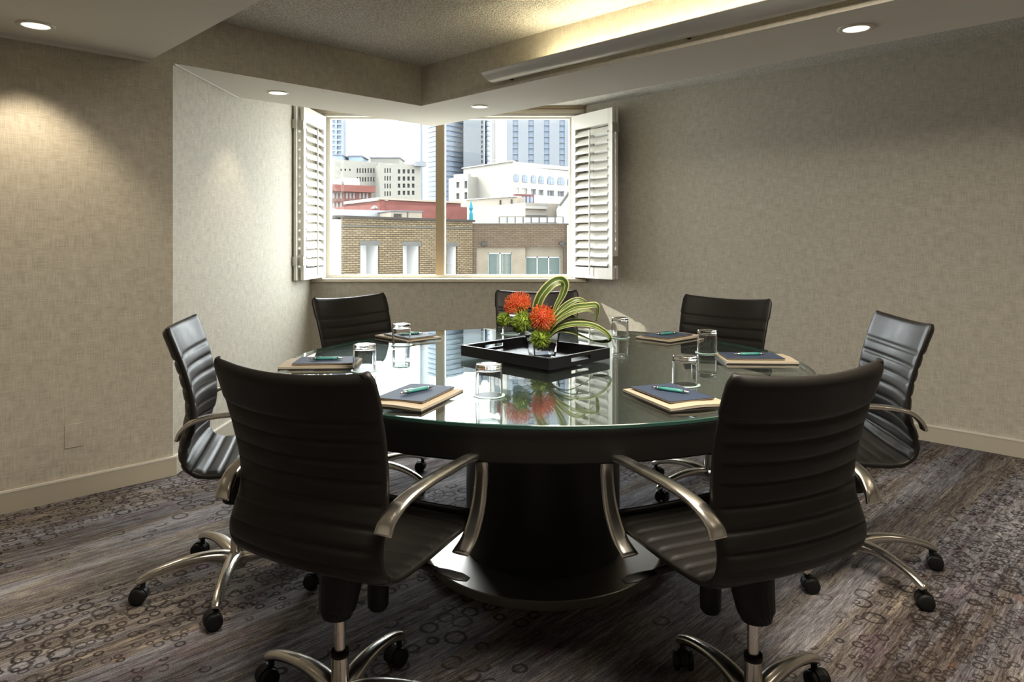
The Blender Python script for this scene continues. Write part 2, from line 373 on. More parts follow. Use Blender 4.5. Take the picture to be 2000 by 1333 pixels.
# window: sill, frame, panes, header mouldings
win = tag(bpy.data.objects.new('window_1', None), kind='structure'); COL.objects.link(win)
mb = MB(); mb.box(XA+.002, RX-.002, YW-.03, YG+.03, WZ0-.028, WZ0); mb.build('sill', 'cream', win, bevel=.005)
mb = MB(); mb.box(WX0-.04, WX1+.04, YG-.03, YG+.04, WZ0, WZ0+.028); mb.box(WX0-.04, WX1+.04, YG-.03, YG+.04, WZ1, WZ1+.05)
mb.box(WX0-.04, WX0, YG-.03, YG+.04, WZ0+.028, WZ1); mb.box(WX1, WX1+.04, YG-.03, YG+.04, WZ0+.028, WZ1); mb.build('window_frame', 'white', win, bevel=.003)
mb = MB(); mb.box(-.696, -.622, YG-.035, YG+.05, WZ0+.028, WZ1); mb.box(-.622, -.612, YG-.04, YG+.05, WZ0+.028, WZ1, 1); mb.build('mullion', ['tan', 'white'], win)
mb = MB(); mb.box(WX0, -.696, YG+.005, YG+.009, WZ0+.028, WZ1); mb.build('pane', 'winglass', win)
mb = MB(); mb.box(-.612, WX1, YG+.005, YG+.009, WZ0+.028, WZ1); mb.build('pane', 'winglass', win)
mb = MB(); mb.box(XA+.004, RX-.01, YW-.004, YW+.06, 2.415, HC-.002, 1); mb.build('header_rail', ['tan', 'tan'], win)
mb = MB(); mb.box(XA+.004, RX-.02, YW+.012, YW+.06, 2.372, 2.412, 0); mb.build('header_rail', 'cream', win, bevel=.004)
mb = MB(); mb.box(XA+.004, RX-.03, YW+.022, YW+.07, WZ1-.002, 2.369, 0); mb.build('header_rail', 'white', win, bevel=.003)

# ------------------------------------------------------------------ shutters
PW, PH, PZ = .538, 1.436, .912
def make_shutter(name, label, ox, oy, ang, thick=.028, tilt=52, flip=1, group=None, rod=True):
    root = thing(name, label, 'shutter', (ox, oy, PZ), ang, group)
    st_w = .052
    for x0 in (0, PW-st_w):
        mb = MB(); mb.box(x0, x0+st_w, -thick/2, thick/2, 0, PH); mb.build('stile', 'shutter', root, bevel=.002)
    mb = MB(); mb.box(st_w, PW-st_w, -thick/2, thick/2, PH-.125, PH); mb.build('top_rail', 'shutter', root)
    mb = MB(); mb.box(st_w, PW-st_w, -thick/2, thick/2, 0, .095); mb.build('bottom_rail', 'shutter', root)
    k = 16; z0, z1 = .105, PH-.135; pit = (z1-z0)/k; me = None
    for i in range(k):
        zc = z0+pit*(i+.5); c_ = .082
        if me is None:
            mb = MB(); q = []
            for j in range(12):
                a = 2*PI*j/12; q.append((c_/2*math.cos(a), .0055*math.sin(a)))
            T = math.radians(tilt)*flip
            vs = []
            for x in (st_w+.002, PW-st_w-.002):
                for y, z in q: vs.append((x, y*math.cos(T)-z*math.sin(T), y*math.sin(T)+z*math.cos(T)))
            mb.add(vs, [tuple(range(12)), tuple(range(23, 11, -1))]+[(j, (j+1) % 12, 12+(j+1) % 12, 12+j) for j in range(12)])
            o = mb.build('louver', 'shutter', root, smooth=False); me = o.data
        else:
            o = bpy.data.objects.new('louver', me); COL.objects.link(o); o.parent = root
        o.location = (0, 0, zc)
    if rod:
        mb = MB(); yy = -.034; mb.box(PW*.5-.005, PW*.5+.005, yy-.005, yy+.005, .03, z1-.02); mb.build('tilt_rod', 'shutter', root)
    for z in (.12, PH-.20):
        mb = MB(); mb.box(-.012, .003, -thick/2-.003, thick/2+.012, z, z+.075); mb.build('hinge', 'hinge', root)
    return root
def ang(p, q): return math.atan2(q[1]-p[1], q[0]-p[0])
rn, rf = (.845, 5.80), (.545, 6.247)
ln, lf = (-1.722, 5.722), (-1.683, 6.258)
# right panel: local +x from the hinge to the free edge; room side is its left (+y) so flip the tilt
s1 = make_shutter('window_shutter', 'white louvred shutter swung open at the right end of the window', *rn, ang(rn, rf), flip=-1, group='white window shutters')
s2 = make_shutter('window_shutter', 'white louvred shutter folded flat against the recess wall, left end of the window', *ln, ang(ln, lf), flip=1, group='white window shutters')
for o in COL.objects:
    if o.parent == s1 and o.name.startswith('tilt_rod'): o.location.y += .068
for root, pt, a_, fl in ((None, (.862, 5.832), ang((.862, 5.832), (.692, 6.16)), 1), (None, (-1.763, 5.655), PI/2, 1)):
    pass
sb = make_shutter('window_shutter', 'inner leaf of the right folding shutter, tucked behind its open leaf', .880, 5.835, ang((.880, 5.835), (.700, 6.17)), thick=.02, tilt=80, group='white window shutters', rod=False)
sb.scale = (.70, 1, 1)
sc_ = make_shutter('window_shutter', 'inner leaf of the left folding shutter, tight against the recess wall', -1.764, 5.665, PI/2, thick=.022, tilt=84, group='white window shutters', rod=False)

# ------------------------------------------------------------------ ceiling fittings
def downlight(x, y, z, label, energy, size=96, trim=.075, cone=True):
    r = thing('downlight', label, 'ceiling light', (x, y, z), 0, 'recessed ceiling downlights')
    mb = MB(); mb.lathe([(.053, 0), (.053, -.004), (.058, -.007), (trim-.003, -.005), (trim, 0)], 40); mb.build('trim_ring', 'white', r, smooth=True)
    mb = MB(); mb.lathe([(.0001, -.0015), (.030, -.0015), (.053, -.0035)], 40); mb.build('lens', 'lampglow', r, smooth=True)
    l = light('downlight_and_fill_spot', 'SPOT', (x, y, z-.02), energy, (1, .84, .62), spot_size=math.radians(size), spot_blend=.55, shadow_soft_size=.035)
    return r
downlight(-2.064, 3.023, HS, 'round recessed downlight in the low ceiling, above the left wall', 33)
downlight(-1.475, 4.395, HS, 'round recessed downlight above the window recess, beside the recess wall', 12, 92, .065)
downlight(-.224, 4.844, HS, 'round recessed downlight in the soffit just above the middle of the window', 9, 92, .062)
downlight(1.513, 3.067, HS, 'round recessed downlight in the soffit at the upper right, near the right wall', 9, 92, .078)
# added fill spots out of view, with no fittings modelled
for i, (x, y) in enumerate(((-2.95, 1.9), (-1.3, .6), (2.9, 1.7), (2.4, .4))):
    z = HS if i in (0, 2) else HC
    light('downlight_and_fill_spot', 'SPOT', (x, y, z-.02), (5, 5, 20, 14)[i], (1, .84, .64), spot_size=math.radians(140), spot_blend=.8, shadow_soft_size=.08)

light('added_fill_light', 'AREA', (.55, 1.5, HC-.03), 112, (1, .90, .76), shape='SQUARE', size=1.2)  # added overhead fill out of view, no panel is modelled
# cove light shelf along the right bulkhead
cove = thing('cove_light', 'long satin aluminium cove light shelf glowing along the right bulkhead', 'wall light')
def bk(t, off, z):        # a point along the bulkhead face: t metres from its corner, off metres into the room
    return (CX+t*.7071-off*.7071, CY-t*.7071-off*.7071, z)
prof = catmull([(.019, 2.238, 0), (.021, 2.214, 0), (.030, 2.200, 0), (.06, 2.1965, 0), (.095, 2.2035, 0), (.130, 2.222, 0), (.152, 2.240, 0)], 4)
t0, t1 = .775, 4.6
mb = MB(); k = len(prof); vs = []
for t in (t0, t1):
    for p in prof: vs.append(bk(t, p[0], p[1]))
    for p in prof: vs.append(bk(t, p[0]-.001, p[1]+.004))
fs = []
for i in range(k-1): fs += [(i, i+1, 2*k+i+1, 2*k+i), (k+i, k+i+1, 3*k+i+1, 3*k+i), (i, i+1, k+i+1, k+i), (2*k+i, 2*k+i+1, 3*k+i+1, 3*k+i)]
fs += [(0, k, 3*k, 2*k), (k-1, 2*k-1, 4*k-1, 3*k-1)]
mb.add(vs, fs); mb.build('light_shelf', 'shelf', cove, smooth=False)
mb = MB(); mb.tube([bk(t0+.006, .024, 2.21), bk(t0+.006, .06, 2.200), bk(t0+.006, .10, 2.209), bk(t0+.006, .150, 2.24)], .0022, 6); mb.build('end_rim', 'shelf', cove)
for i in range(3):
    a = t0+.42+i*1.16
    mb = MB(); mb.tube([bk(a, .098, 2.222), bk(a+1.12, .098, 2.222)], .008, 10); mb.build('tube', 'tubeglow', cove, smooth=True)
for i in range(4):
    a = t0+.12+i*1.2
    mb = MB(); T = Matrix.Translation(bk(a, .011, 2.205)) @ Matrix.Rotation(-PI/4, 4, 'Z'); mb.box(-.006, .006, -.010, .010, -.005, .005, 0, T); mb.build('bracket', 'darkmetal', cove)
# painted-over wall plate
mb = MB(); u = Vector((.7071, .7071, 0)); nn = Vector((.7071, -.7071, 0))
def left_wall(u_, v_):
    k = (u_-1000)/F; y = LL_/(1-k); return Vector((k*y, y, H-(v_-HU)*y/F))
pc = left_wall(144, 851)
T = Matrix.Translation(pc+nn*.002) @ Matrix.Rotation(PI/4, 4, 'Z')
mb.box(-.04, .04, -.003, .0025, -.057, .057, 0, T); tag(mb.build('wall_plate', 'linen', uv=True, bevel=.002), 'blank cover plate papered over, low on the left wall', 'wall plate')

# ------------------------------------------------------------------ table
TX, TY, TZ, TR = .122, 2.775, .762, 1.005
table = thing('conference_table', 'large round black conference table with a glass top and drum pedestal', 'table', (TX, TY, 0))
mb = MB(); mb.lathe([(0.0001, TZ-.012), (TR-.002, TZ-.012), (TR, TZ-.010), (TR, TZ-.002), (TR-.002, TZ), (.0001, TZ)], 160)
g = mb.build('glass_top', ['tableglass', 'glassedge'], table)
for p in g.data.polygons:
    if abs(p.normal.z) < .9: p.material_index = 1
mb = MB(); mb.lathe([(.0001, TZ-.035), (TR-.022, TZ-.035), (TR-.022, TZ-.0135), (.0001, TZ-.0135)], 128); mb.build('table_top', 'tabletop', table)
mb = MB(); mb.lathe([(TR-.10, TZ-.036), (TR-.012, TZ-.036), (TR-.010, TZ-.022), (TR-.014, TZ-.0145), (TR-.021, TZ-.0145), (TR-.021, TZ-.034), (TR-.021, TZ-.036)][:3]+[(TR-.012, TZ-.0145), (TR-.0215, TZ-.0145), (TR-.0215, TZ-.036)], 128)
mb2 = MB(); mb2.lathe([(TR-.10, TZ-.105), (TR-.018, TZ-.105), (TR-.013, TZ-.100), (TR-.012, TZ-.020), (TR-.0135, TZ-.0145), (TR-.0215, TZ-.0145), (TR-.0215, TZ-.04), (TR-.10, TZ-.04)], 160, closed=True); mb2.build('apron', 'blackwood', table, smooth=False)
mb = MB(); mb.lathe([(.0001, .034), (.303, .034), (.303, TZ-.036), (.0001, TZ-.036)], 96); mb.build('pedestal', 'blackwood', table, smooth=False)
mb = MB(); mb.lathe([(.0001, 0.001), (.458, 0.001), (.458, .030), (.455, .033), (.0001, .033)], 128); mb.build('base_plate', 'steel', table, smooth=False)
for o in COL.objects:
    if o.parent == table and o.name.startswith(('apron', 'pedestal', 'base_plate', 'glass_top', 'table_top')):
        for p in o.data.polygons:
            p.use_smooth = abs(p.normal.z) < .5
        try: o.data.set_sharp_from_angle(angle=.5)
        except Exception: pass

def on_table(u_, v_, z=TZ):
    y = (H-z)*F/(v_-HU); return ((u_-1000)*y/F, y)

# ------------------------------------------------------------------ chairs
PROF = catmull([(.335, .442, 0), (.322, .458, 0), (.285, .467, 0), (.20, .466, 0), (.10, .460, 0), (0, .455, 0), (-.07, .457, 0), (-.118, .470, 0), (-.148, .498, 0), (-.160, .54, 0), (-.155, .59, 0), (-.145, .64, 0), (-.148, .70, 0), (-.165, .78, 0), (-.190, .86, 0), (-.218, .935, 0)], 12)
PL = [0]
for a, b in zip(PROF, PROF[1:]): PL.append(PL[-1]+(b-a).length)
def prof_at(s):
    s = max(0, min(PL[-1], s)); import bisect
    i = min(len(PROF)-2, max(0, bisect.bisect_right(PL, s)-1)); t = (s-PL[i])/(PL[i+1]-PL[i]); p = PROF[i].lerp(PROF[i+1], t)
    i0, i1 = max(0, i-2), min(len(PROF)-1, i+3); d = (PROF[i1]-PROF[i0]).normalized()
    return p, Vector((d.y, -d.x, 0)) if False else Vector((-d.y*-1, d.x*-1, 0))
LT = PL[-1]; TOP = .112
marks = [LT, LT-TOP]; kk = 17
pitch = (LT-TOP-.035)/kk
for i in range(kk): marks.append(marks[-1]-pitch)
marks.append(0.0); marks = marks[::-1]
SPLIT = min(marks, key=lambda s: abs(s-(LT*.50)))
def shell(s0, s1):
    mb = MB(); rows = []
    for a, b in zip(marks, marks[1:]):
        if a < s0-1e-6 or b > s1+1e-6: continue
        nsub = 12 if b-a > .08 else 7
        for j in range(nsub):
            t = j/nsub; rows.append((a+(b-a)*t, t, b-a))
    rows.append((s1, 1.0, pitch))
    xs = [math.sin(PI/2*(-1+2*i/24)) for i in range(25)]
    b0 = len(mb.v)
    for s, t, L in rows:
        p, nrm = prof_at(s)
        w_ = .237-.012*math.exp(-((s-LT*.68)/.13)**2)+.004*(s > LT-.1)
        if s < .05: w_ -= .03*(1-s/.05)**2
        if s > LT-.03: w_ -= .012*((s-LT+.03)/.03)**2
        pw = 5 if L < .08 else 14
        th = .0085+.0085*(1-abs(2*t-1)**pw)
        e_ = min(1, min(s, LT-s)/.012+.12); th *= math.sqrt(min(1, e_))
        cv = .034*max(0, min(1, (s-LT*.45)/(LT*.2)))+.006
        for side in (1, -1):
            for x in (xs if side == 1 else xs[::-1]):
                ed = (1-abs(x)**10)**.5 if abs(x) < 1 else 0
                gm = th if abs(x) < .93 else .0125
                T_ = gm*(.35+.65*ed)
                q = p+nrm*(cv*x*x+side*T_)
                mb.v.append((w_*x, q.x, q.y))
    k = 50; R = len(rows)
    for i in range(R-1):
        for j in range(k): mb.f.append((i*k+j, i*k+(j+1) % k, (i+1)*k+(j+1) % k, (i+1)*k+j)); mb.mi.append(0)
    for i in (0, R-1):
        for j in range(24):
            mb.f.append((i*k+j, i*k+j+1, i*k+k-2-j, i*k+k-1-j)); mb.mi.append(0)
    return mb
chair = thing('office_chair', 'x', 'chair', (0, 0, 0), 0, 'black ribbed leather office chairs around the table')
shell(0, SPLIT).build('seat', 'leather', chair, smooth=True)
shell(SPLIT, LT).build('backrest', 'leather', chair, smooth=True)
for sx in (1, -1):
    pts = catmull([(.243*sx, -.150, .592), (.247*sx, -.138, .618), (.258*sx, -.100, .650), (.266*sx, -.03, .667), (.270*sx, .10, .672), (.272*sx, .19, .672), (.272*sx, .228, .662), (.272*sx, .243, .638), (.271*sx, .240, .58), (.268*sx, .227, .52), (.262*sx, .198, .462), (.252*sx, .165, .428)], 5)
    kq = len(pts); wd = [.049-.015*math.sin(PI*i/(kq-1)) for i in range(kq)]; tk = [.014+.004*math.sin(PI*i/(kq-1)) for i in range(kq)]
    mb = MB(); mb.sweep(pts, wd, tk); mb.build('armrest', 'chrome', chair, smooth=True)
mb = MB(); mb.tube([(0, -.012, .292), (0, -.010, .315), (0, .0, .36), (0, .01, .425)], [.036, .046, .052, .058], 20)
mb.tube([(0, -.02, .395), (0, .10, .375), (0, .20, .40)], [.052, .048, .03], 14, flat=.55)
mb.box(-.085, .085, -.04, .19, .415, .449); mb.build('mechanism', 'plastic', chair, smooth=False, bevel=.004)
mb = MB(); mb.lathe([(.0001, .232), (.022, .234), (.028, .244), (.029, .29), (.026, .335), (.018, .36), (.0001, .362)], 22, (0, .155)); mb.build('tension_knob', 'plastic', chair, smooth=True)
for sx in (1, -1):
    mb = MB(); mb.tube([(.05*sx, .11, .41), (.14*sx, .125, .398), (.20*sx, .135, .388)], [.011, .010, .009], 8); mb.sweep([(.195*sx, .134, .390), (.225*sx, .140, .385), (.26*sx, .145, .380), (.285*sx, .148, .377)], [.016, .034, .040, .022], [.010, .009, .008, .006], lat=(0, 1, 0), e=2.4)
    mb.build('lever', 'plastic', chair, smooth=True)
mb = MB(); mb.lathe([(.014, .17), (.014, .30)], 20); mb.build('gas_column', 'chrome', chair, smooth=True)
mb = MB(); mb.lathe([(.013, .198), (.021, .198), (.0225, .204), (.0225, .190)], 24); mb.build('collar', 'plastic', chair, smooth=True)
mb = MB(); mb.lathe([(.0215, .203), (.022, .12), (.024, .10), (.034, .092), (.036, .075), (.030, .06), (.0001, .058)], 28); mb.build('hub', 'chrome', chair, smooth=True)
base = bpy.data.objects.new('star_base', None)
for i in range(5):
    a = 2*PI*i/5; ca, sa = math.cos(a), math.sin(a)
    rr = [.018, .05, .10, .16, .22, .27, .305, .318]; zz = [.100, .112, .122, .122, .113, .100, .085, .077]
    wd = [.050, .050, .046, .041, .036, .033, .031, .024]; tk = [.050, .046, .036, .030, .027, .026, .026, .02]
    pts = catmull([(r*ca, r*sa, z-.008) for r, z in zip(rr, zz)], 3)
    def lerpl(L, q): i_ = min(len(L)-2, int(q)); return L[i_]+(L[i_+1]-L[i_])*(q-i_)
    ws = [lerpl(wd, j/3) for j in range(len(pts))]; ts = [lerpl(tk, j/3) for j in range(len(pts))]
    mb = MB(); mb.sweep(pts, ws, ts, lat=(-sa, ca, 0), e=2.3, seg=14); lg = mb.build('leg', 'chrome', chair, smooth=True)
    # caster
    cx, cy = .300*ca, .300*sa; T = Matrix.Translation((-.012, 0, 0))
    mb = MB(); hv = []
    ns_ = 10
    for yv in (-.011, .011):
        for j in range(ns_+1):
            th = -.25+(PI+.45)*j/ns_; hv.append(T @ Vector((.0285*math.cos(th), yv, .0275+.030*math.sin(th))))
        hv.append(T @ Vector((0, yv, .024)))
    kq = ns_+2
    mb.add(hv, [tuple(range(kq)), tuple(range(2*kq-1, kq-1, -1))]+[(j, (j+1) % kq, kq+(j+1) % kq, kq+j) for j in range(kq)])
    mb.tube([(0, 0, .045), (0, 0, .075)], .0085, 10)
    cs = mb.build('caster', 'plastic', chair, smooth=False); cs.location = (cx, cy, 0)
    for yv in (-.019, .019):
        mb = MB(); b = []
        pr = [(.0001, -.0085), (.020, -.0085), (.0262, -.006), (.0268, .0), (.0262, .006), (.020, .0085), (.0001, .0085)]
        for j in range(20):
            th = 2*PI*j/20
            for r, y in pr: b.append(T @ Vector((r*math.cos(th), yv+y, .0275+r*math.sin(th))))
        kp = len(pr); fs = []
        for j in range(20):
            for q in range(kp-1): fs.append((j*kp+q, ((j+1) % 20)*kp+q, ((j+1) % 20)*kp+q+1, j*kp+q+1))
        mb.add(b, fs); mb.build('wheel', 'plastic', cs, smooth=True)
index_kids()
base_locs = [Vector((.300*math.cos(2*PI*i/5), .300*math.sin(2*PI*i/5), 0)) for i in range(5)]
specs = [  # hub x, y, facing vector, base angle, label
    ((-.432, 1.752), (.443, .896), 70, 'black ribbed leather office chair in the foreground left, its back to us'),
    ((.600, 1.735), (-.425, .905), 39, 'black ribbed leather office chair in the foreground right, its back to us'),
    ((-.992, 2.515), (.968, .25), 64, 'black leather chair left of the table, seen side-on near the left wall'),
    ((1.278, 2.625), (-.992, .12), 0, 'black leather chair right of the table, seen side-on near the right wall'),
    ((-.704, 3.53), (.79, -.61), 41, 'black leather chair behind the table, below the left end of the window'),
    ((.142, 3.85), (0, -1), 90, 'black leather chair behind the flowers, directly under the window'),
    ((.965, 3.42), (-.69, -.72), 64, 'black leather chair behind the table at the right, in front of the right wall')]
for i, (p, f, ba, lab) in enumerate(specs):
    o = chair if i == 0 else copy_tree(chair)
    o.location = (p[0], p[1], 0); rz = math.atan2(f[1], f[0])-PI/2; o.rotation_euler = (0, 0, rz); o['label'] = lab
    ra = Matrix.Rotation(math.radians(ba)-rz, 4, 'Z')
    cn = 0
    for ch in COL.objects:
        if ch.parent == o and ch.name.split('.')[0] == 'leg': ch.matrix_basis = ra
        elif ch.parent == o and ch.name.startswith('caster'):
            ch.location = ra @ base_locs[cn % 5]; ch.rotation_euler = (0, 0, PI/2+random.uniform(-.55, .55)); cn += 1

# ------------------------------------------------------------------ glasses and coasters
def tumbler():
    r, h_, bt = .0400, .094, .016       # upside down: rim on the coaster, heavy base on top
    mb = MB(); mb.lathe([(r+.0012, 0), (r+.0012, h_*.5), (r, h_-.006), (r-.0006, h_-.003), (r-.002, h_-.0008), (r-.004, h_), (r*.6, h_-.0004), (.0001, h_-.0015)], 48)
    mb.lathe([(r+.0012, 0), (r-.0010, 0), (r-.0016, h_*.5), (r-.0024, h_-bt-.006), (r-.0034, h_-bt-.002), (r-.006, h_-bt), (r*.5, h_-bt+.0006), (.0001, h_-bt+.001)], 48)
    import bmesh
    o = mb.build('water_glass', 'glass', smooth=True)
    bm = bmesh.new(); bm.from_mesh(o.data); bmesh.ops.remove_doubles(bm, verts=bm.verts, dist=1e-5); bmesh.ops.recalc_face_normals(bm, faces=bm.faces); bm.to_mesh(o.data); bm.free()
    o.data.set_sharp_from_angle(angle=1.0)
    return o
mb = MB(); mb.lathe([(.0001, 0), (.0475, 0), (.0485, .001), (.0485, .0025), (.0475, .0035), (.0001, .0035)], 48)
g0, c0 = tumbler(), mb.build('coaster', 'coaster', smooth=False)
gl = [(712, 725, 'at the left of the table, beside the blue notepad'), (784, 675, 'at the back left, in front of the second notepad'), (955, 774, 'at the front centre, before the black tray'),
      (1211, 660, 'at the back, just right of the leaf tips'), (1381, 690, 'at the right, farther of the pair by the right notepads'), (1338, 753, 'at the front right, just behind the notepad'), (997, 653, 'at the back, half hidden behind the green flower heads')]
for i, (u_, v_, s) in enumerate(gl):
    x, y = on_table(u_, v_)
    g = g0 if i == 0 else g0.copy(); c_ = c0 if i == 0 else c0.copy()
    if i: COL.objects.link(g); COL.objects.link(c_)
    c_.location = (x, y, TZ+.0004); g.location = (x, y, TZ+.0043)
    tag(g, 'clear tumbler upside down '+s, 'glass', 'upturned water glasses'); tag(c_, 'round frosted glass coaster '+s, 'coaster', 'glass coasters')

# ------------------------------------------------------------------ notepads and pens
def wavy(w_, l_, z0, z1, amp, ph=0):
    mb = MB(); nx = 13; vs = []
    for z in (z0, z1):
        for i in range(nx):
            for j in (0, 1):
                x = -w_/2+w_*i/(nx-1); dz = amp*max(0, math.sin(PI*i/(nx-1)+ph))**2*(1 if j == 0 else .2)
                vs.append((x, -l_/2+l_*j, z+dz))
    k = nx*2; fs = []
    for i in range(nx-1):
        a = 2*i; fs += [(a, a+1, a+3, a+2), (k+a, k+a+2, k+a+3, k+a+1), (a, a+2, k+a+2, k+a), (a+1, k+a+1, k+a+3, a+3)]
    fs += [(0, k, k+1, 1), (k-2, k-1, 2*k-1, 2*k-2)]
    mb.add(vs, fs); return mb
def make_pad():
    r = thing('notepad_folder', 'x', 'notepad', (0, 0, 0), 0, 'notepads laid out on the table')
    mb = MB(); mb.box(-.098, .098, -.135, .135, 0, .004); mb.build('backing_board', 'darkboard', r)
    wavy(.196, .270, .004, .0095, .003).build('paper_block', 'paper', r)
    wavy(.196, .270, .0097, .0108, .0035).build('kraft_sheet', 'kraft', r)
    T = Matrix.Translation((.0, .018, 0)) @ Matrix.Rotation(math.radians(1.2), 4, 'Z')
    mb = MB(); mb.box(-.074, .074, -.108, .108, .0145, .0175, 0, T); mb.build('cream_sheets', 'kraft', r)
    mb = MB(); mb.box(-.075, .075, -.109, .109, .0178, .0192, 0, T); mb.build('navy_cover', 'navy', r)
    return r
def make_pen():
    r = thing('pen', 'x', 'pen', (0, 0, 0), 0, 'teal pens on the notepads')
    def seg(y0, y1, r0, r1, m_, nm):
        mb = MB(); mb.tube([(0, y0, 0), (0, y0+(y1-y0)*.25, 0), (0, y0+(y1-y0)*.75, 0), (0, y1, 0)], [r0, r0*.7+r1*.3+.0004, r0*.3+r1*.7+.0004, r1], 14); mb.build(nm, m_, r, smooth=True)
    seg(-.040, .040, .0055, .0052, 'teal', 'barrel'); seg(.040, .060, .005, .0015, 'chrome', 'tip'); seg(-.052, -.040, .003, .005, 'chrome', 'cap'); seg(-.064, -.052, .0018, .0022, 'chrome', 'button')
    mb = MB(); mb.box(-.0015, .0015, -.052, -.018, .006, .0072); mb.build('clip', 'chrome', r)
    return r
pad0, pen0 = make_pad(), make_pen(); index_kids()
sT = (H-TZ)/.52
pads = [  # x, y, long axis, pen angle (world), pen offset, label
    (-.290, 2.062, (.36, .93), 48, 'in front of the left foreground chair'),
    (.480, 2.062, (-.33, .94), -38, 'in front of the right foreground chair'),
    (.958, 2.745, (-1, .06), 3, 'near the right edge of the table'),
    (-.722, 2.640, (1, .05), 8, 'near the left edge of the table'),
    (-.505, 3.375, (.70, -.72), 12, 'before the rear left chair'),
    (.762, 3.375, (-.74, -.67), 24, 'before the rear right chair')]
for i, (x, y, ax, pa, s) in enumerate(pads):
    p = pad0 if i == 0 else copy_tree(pad0); p.location = (x, y, TZ+.0005); p.rotation_euler = (0, 0, math.atan2(ax[1], ax[0])-PI/2)
    p['label'] = 'kraft folder with a navy notepad '+s
    q = pen0 if i == 0 else copy_tree(pen0); a = math.atan2(ax[1], ax[0])
    q.location = (x+.02*math.cos(a), y+.02*math.sin(a), TZ+.0252); q.rotation_euler = (0, 0, math.radians(pa)-PI/2+(PI if pa < 0 else 0) if False else math.radians(pa)-PI/2)
    q['label'] = 'teal and silver ballpoint pen on the notepad '+s

# ------------------------------------------------------------------ tray, vase, flowers
tl = Vector(on_table(899, 695)); tf = Vector(on_table(1071, 724.5)); tr_ = Vector(on_table(1193, 701))
a_ = (tf-tl); b_ = (tr_-tf); LA, LB = a_.length, b_.length; an = math.atan2(a_.y, a_.x)
ctr = (tl+tr_)/2
tray = thing('serving_tray', 'black rectangular tray with cut-out handles under the flowers', 'tray', (ctr.x, ctr.y, TZ+.0005), an)
hh = .043; tw = .010
mb = MB(); mb.box(-LA/2+tw, LA/2-tw, -LB/2+tw, LB/2-tw, 0, .008); mb.build('tray_floor', 'traymat', tray)
for sy in (-1, 1):
    y0 = sy*LB/2-(tw if sy > 0 else 0); mb = MB(); mb.box(-LA/2, LA/2, y0, y0+tw, 0, hh); mb.build('long_side', 'traymat', tray, bevel=.0012)
def slot_side(x0, x1):
    mb = MB(); hw, z0, z1, yy = .058, .016, .030, LB/2-tw
    mb.box(x0, x1, -yy, -hw, 0, hh); mb.box(x0, x1, hw, yy, 0, hh); mb.box(x0, x1, -hw, hw, 0, z0); mb.box(x0, x1, -hw, hw, z1, hh); return mb
slot_side(-LA/2, -LA/2+tw).build('handle_side', 'traymat', tray); slot_side(LA/2-tw, LA/2).build('handle_side', 'traymat', tray)
VX, VY, VZ = .120, 2.805, TZ+.009
vase = thing('square_vase', 'small tapered square clear glass vase standing on the black tray', 'vase', (VX, VY, VZ), math.radians(14))
def frust(mb, w0, w1, z0, z1, inv=False):
    vs = [(sx*w0/2, sy*w0/2, z0) for sx, sy in ((-1, -1), (1, -1), (1, 1), (-1, 1))]+[(sx*w1/2, sy*w1/2, z1) for sx, sy in ((-1, -1), (1, -1), (1, 1), (-1, 1))]
    return vs
mb = MB(); o_ = frust(mb, .086, .116, 0, .098); i_ = frust(mb, .076, .108, .010, .098)
mb.add(o_+i_, [(3, 2, 1, 0)]+[(j, (j+1) % 4, 4+(j+1) % 4, 4+j) for j in range(4)]+[(8, 9, 10, 11)]+[(8+(j+1) % 4, 8+j, 12+j, 12+(j+1) % 4) for j in range(4)]+[(4+j, 4+(j+1) % 4, 12+(j+1) % 4, 12+j) for j in range(4)])
mb.build('glass_body', 'glass', vase)
YF = 2.80
def fp(u_, v_, dy=0):
    y = YF+dy; return Vector(((u_-1000)*y/F, y, H-(v_-HU)*y/F))
VB = Vector((VX, VY, VZ+.02))
def stem_to(c, parent, nm='stem', r=.003, j=0):
    bse = VB+Vector((random.uniform(-.025, .025), random.uniform(-.02, .02), 0)); mid = VB+Vector((random.uniform(-.03, .03), random.uniform(-.02, .02), .07))
    mb = MB(); pts = catmull([bse, mid, c], 6); mb.tube([p-Vector(parent.location) for p in pts], r, 7); mb.build(nm, 'stem', parent, smooth=True)
def protea(c, R, axis, label, seed):
    rnd = random.Random(seed); r = thing('pincushion_protea', label, 'flower', tuple(c), 0, 'orange pincushion proteas in the vase')
    ax = Vector(axis).normalized()
    q = ax.to_track_quat('Z', 'Y').to_matrix()
    mb = MB(); pr = [(.0001, R*.62), (R*.2, R*.60), (R*.38, R*.46), (R*.44, R*.2), (R*.36, -.1*R), (R*.12, -.3*R), (.0001, -.32*R)]; mb.lathe(pr, 20)
    mb.v = [tuple(q @ Vector(v)) for v in mb.v]; mb.build('core', 'proteacore', r, smooth=True)
    mb = MB()
    for i in range(190):
        z = 1-(i+.5)/190*1.35; th = i*2.39996+rnd.uniform(-.1, .1); s = math.sqrt(max(0, 1-z*z))
        d = Vector((s*math.cos(th), s*math.sin(th), z)); st_ = Vector((d.x*.36*R, d.y*.36*R, d.z*.45*R+.08*R))
        L = R*rnd.uniform(.84, 1.08); tip = Vector((d.x*L*1.0, d.y*L*1.0, d.z*L*.85+.1*R)); mid = (st_+tip)/2+Vector((d.x, d.y, 0))*.10*R-Vector((0, 0, .04*R))
        tip2 = tip+Vector((-d.x*.09*R, -d.y*.09*R, .10*R))
        mb.tube([q @ st_, q @ mid, q @ tip, q @ tip2], [.0013, .0011, .0009, .0019], 4)
    tag(mb.build('pins', 'protea', r, fix=False), kind='stuff')
    stem_to(c-ax*R*.2, r)
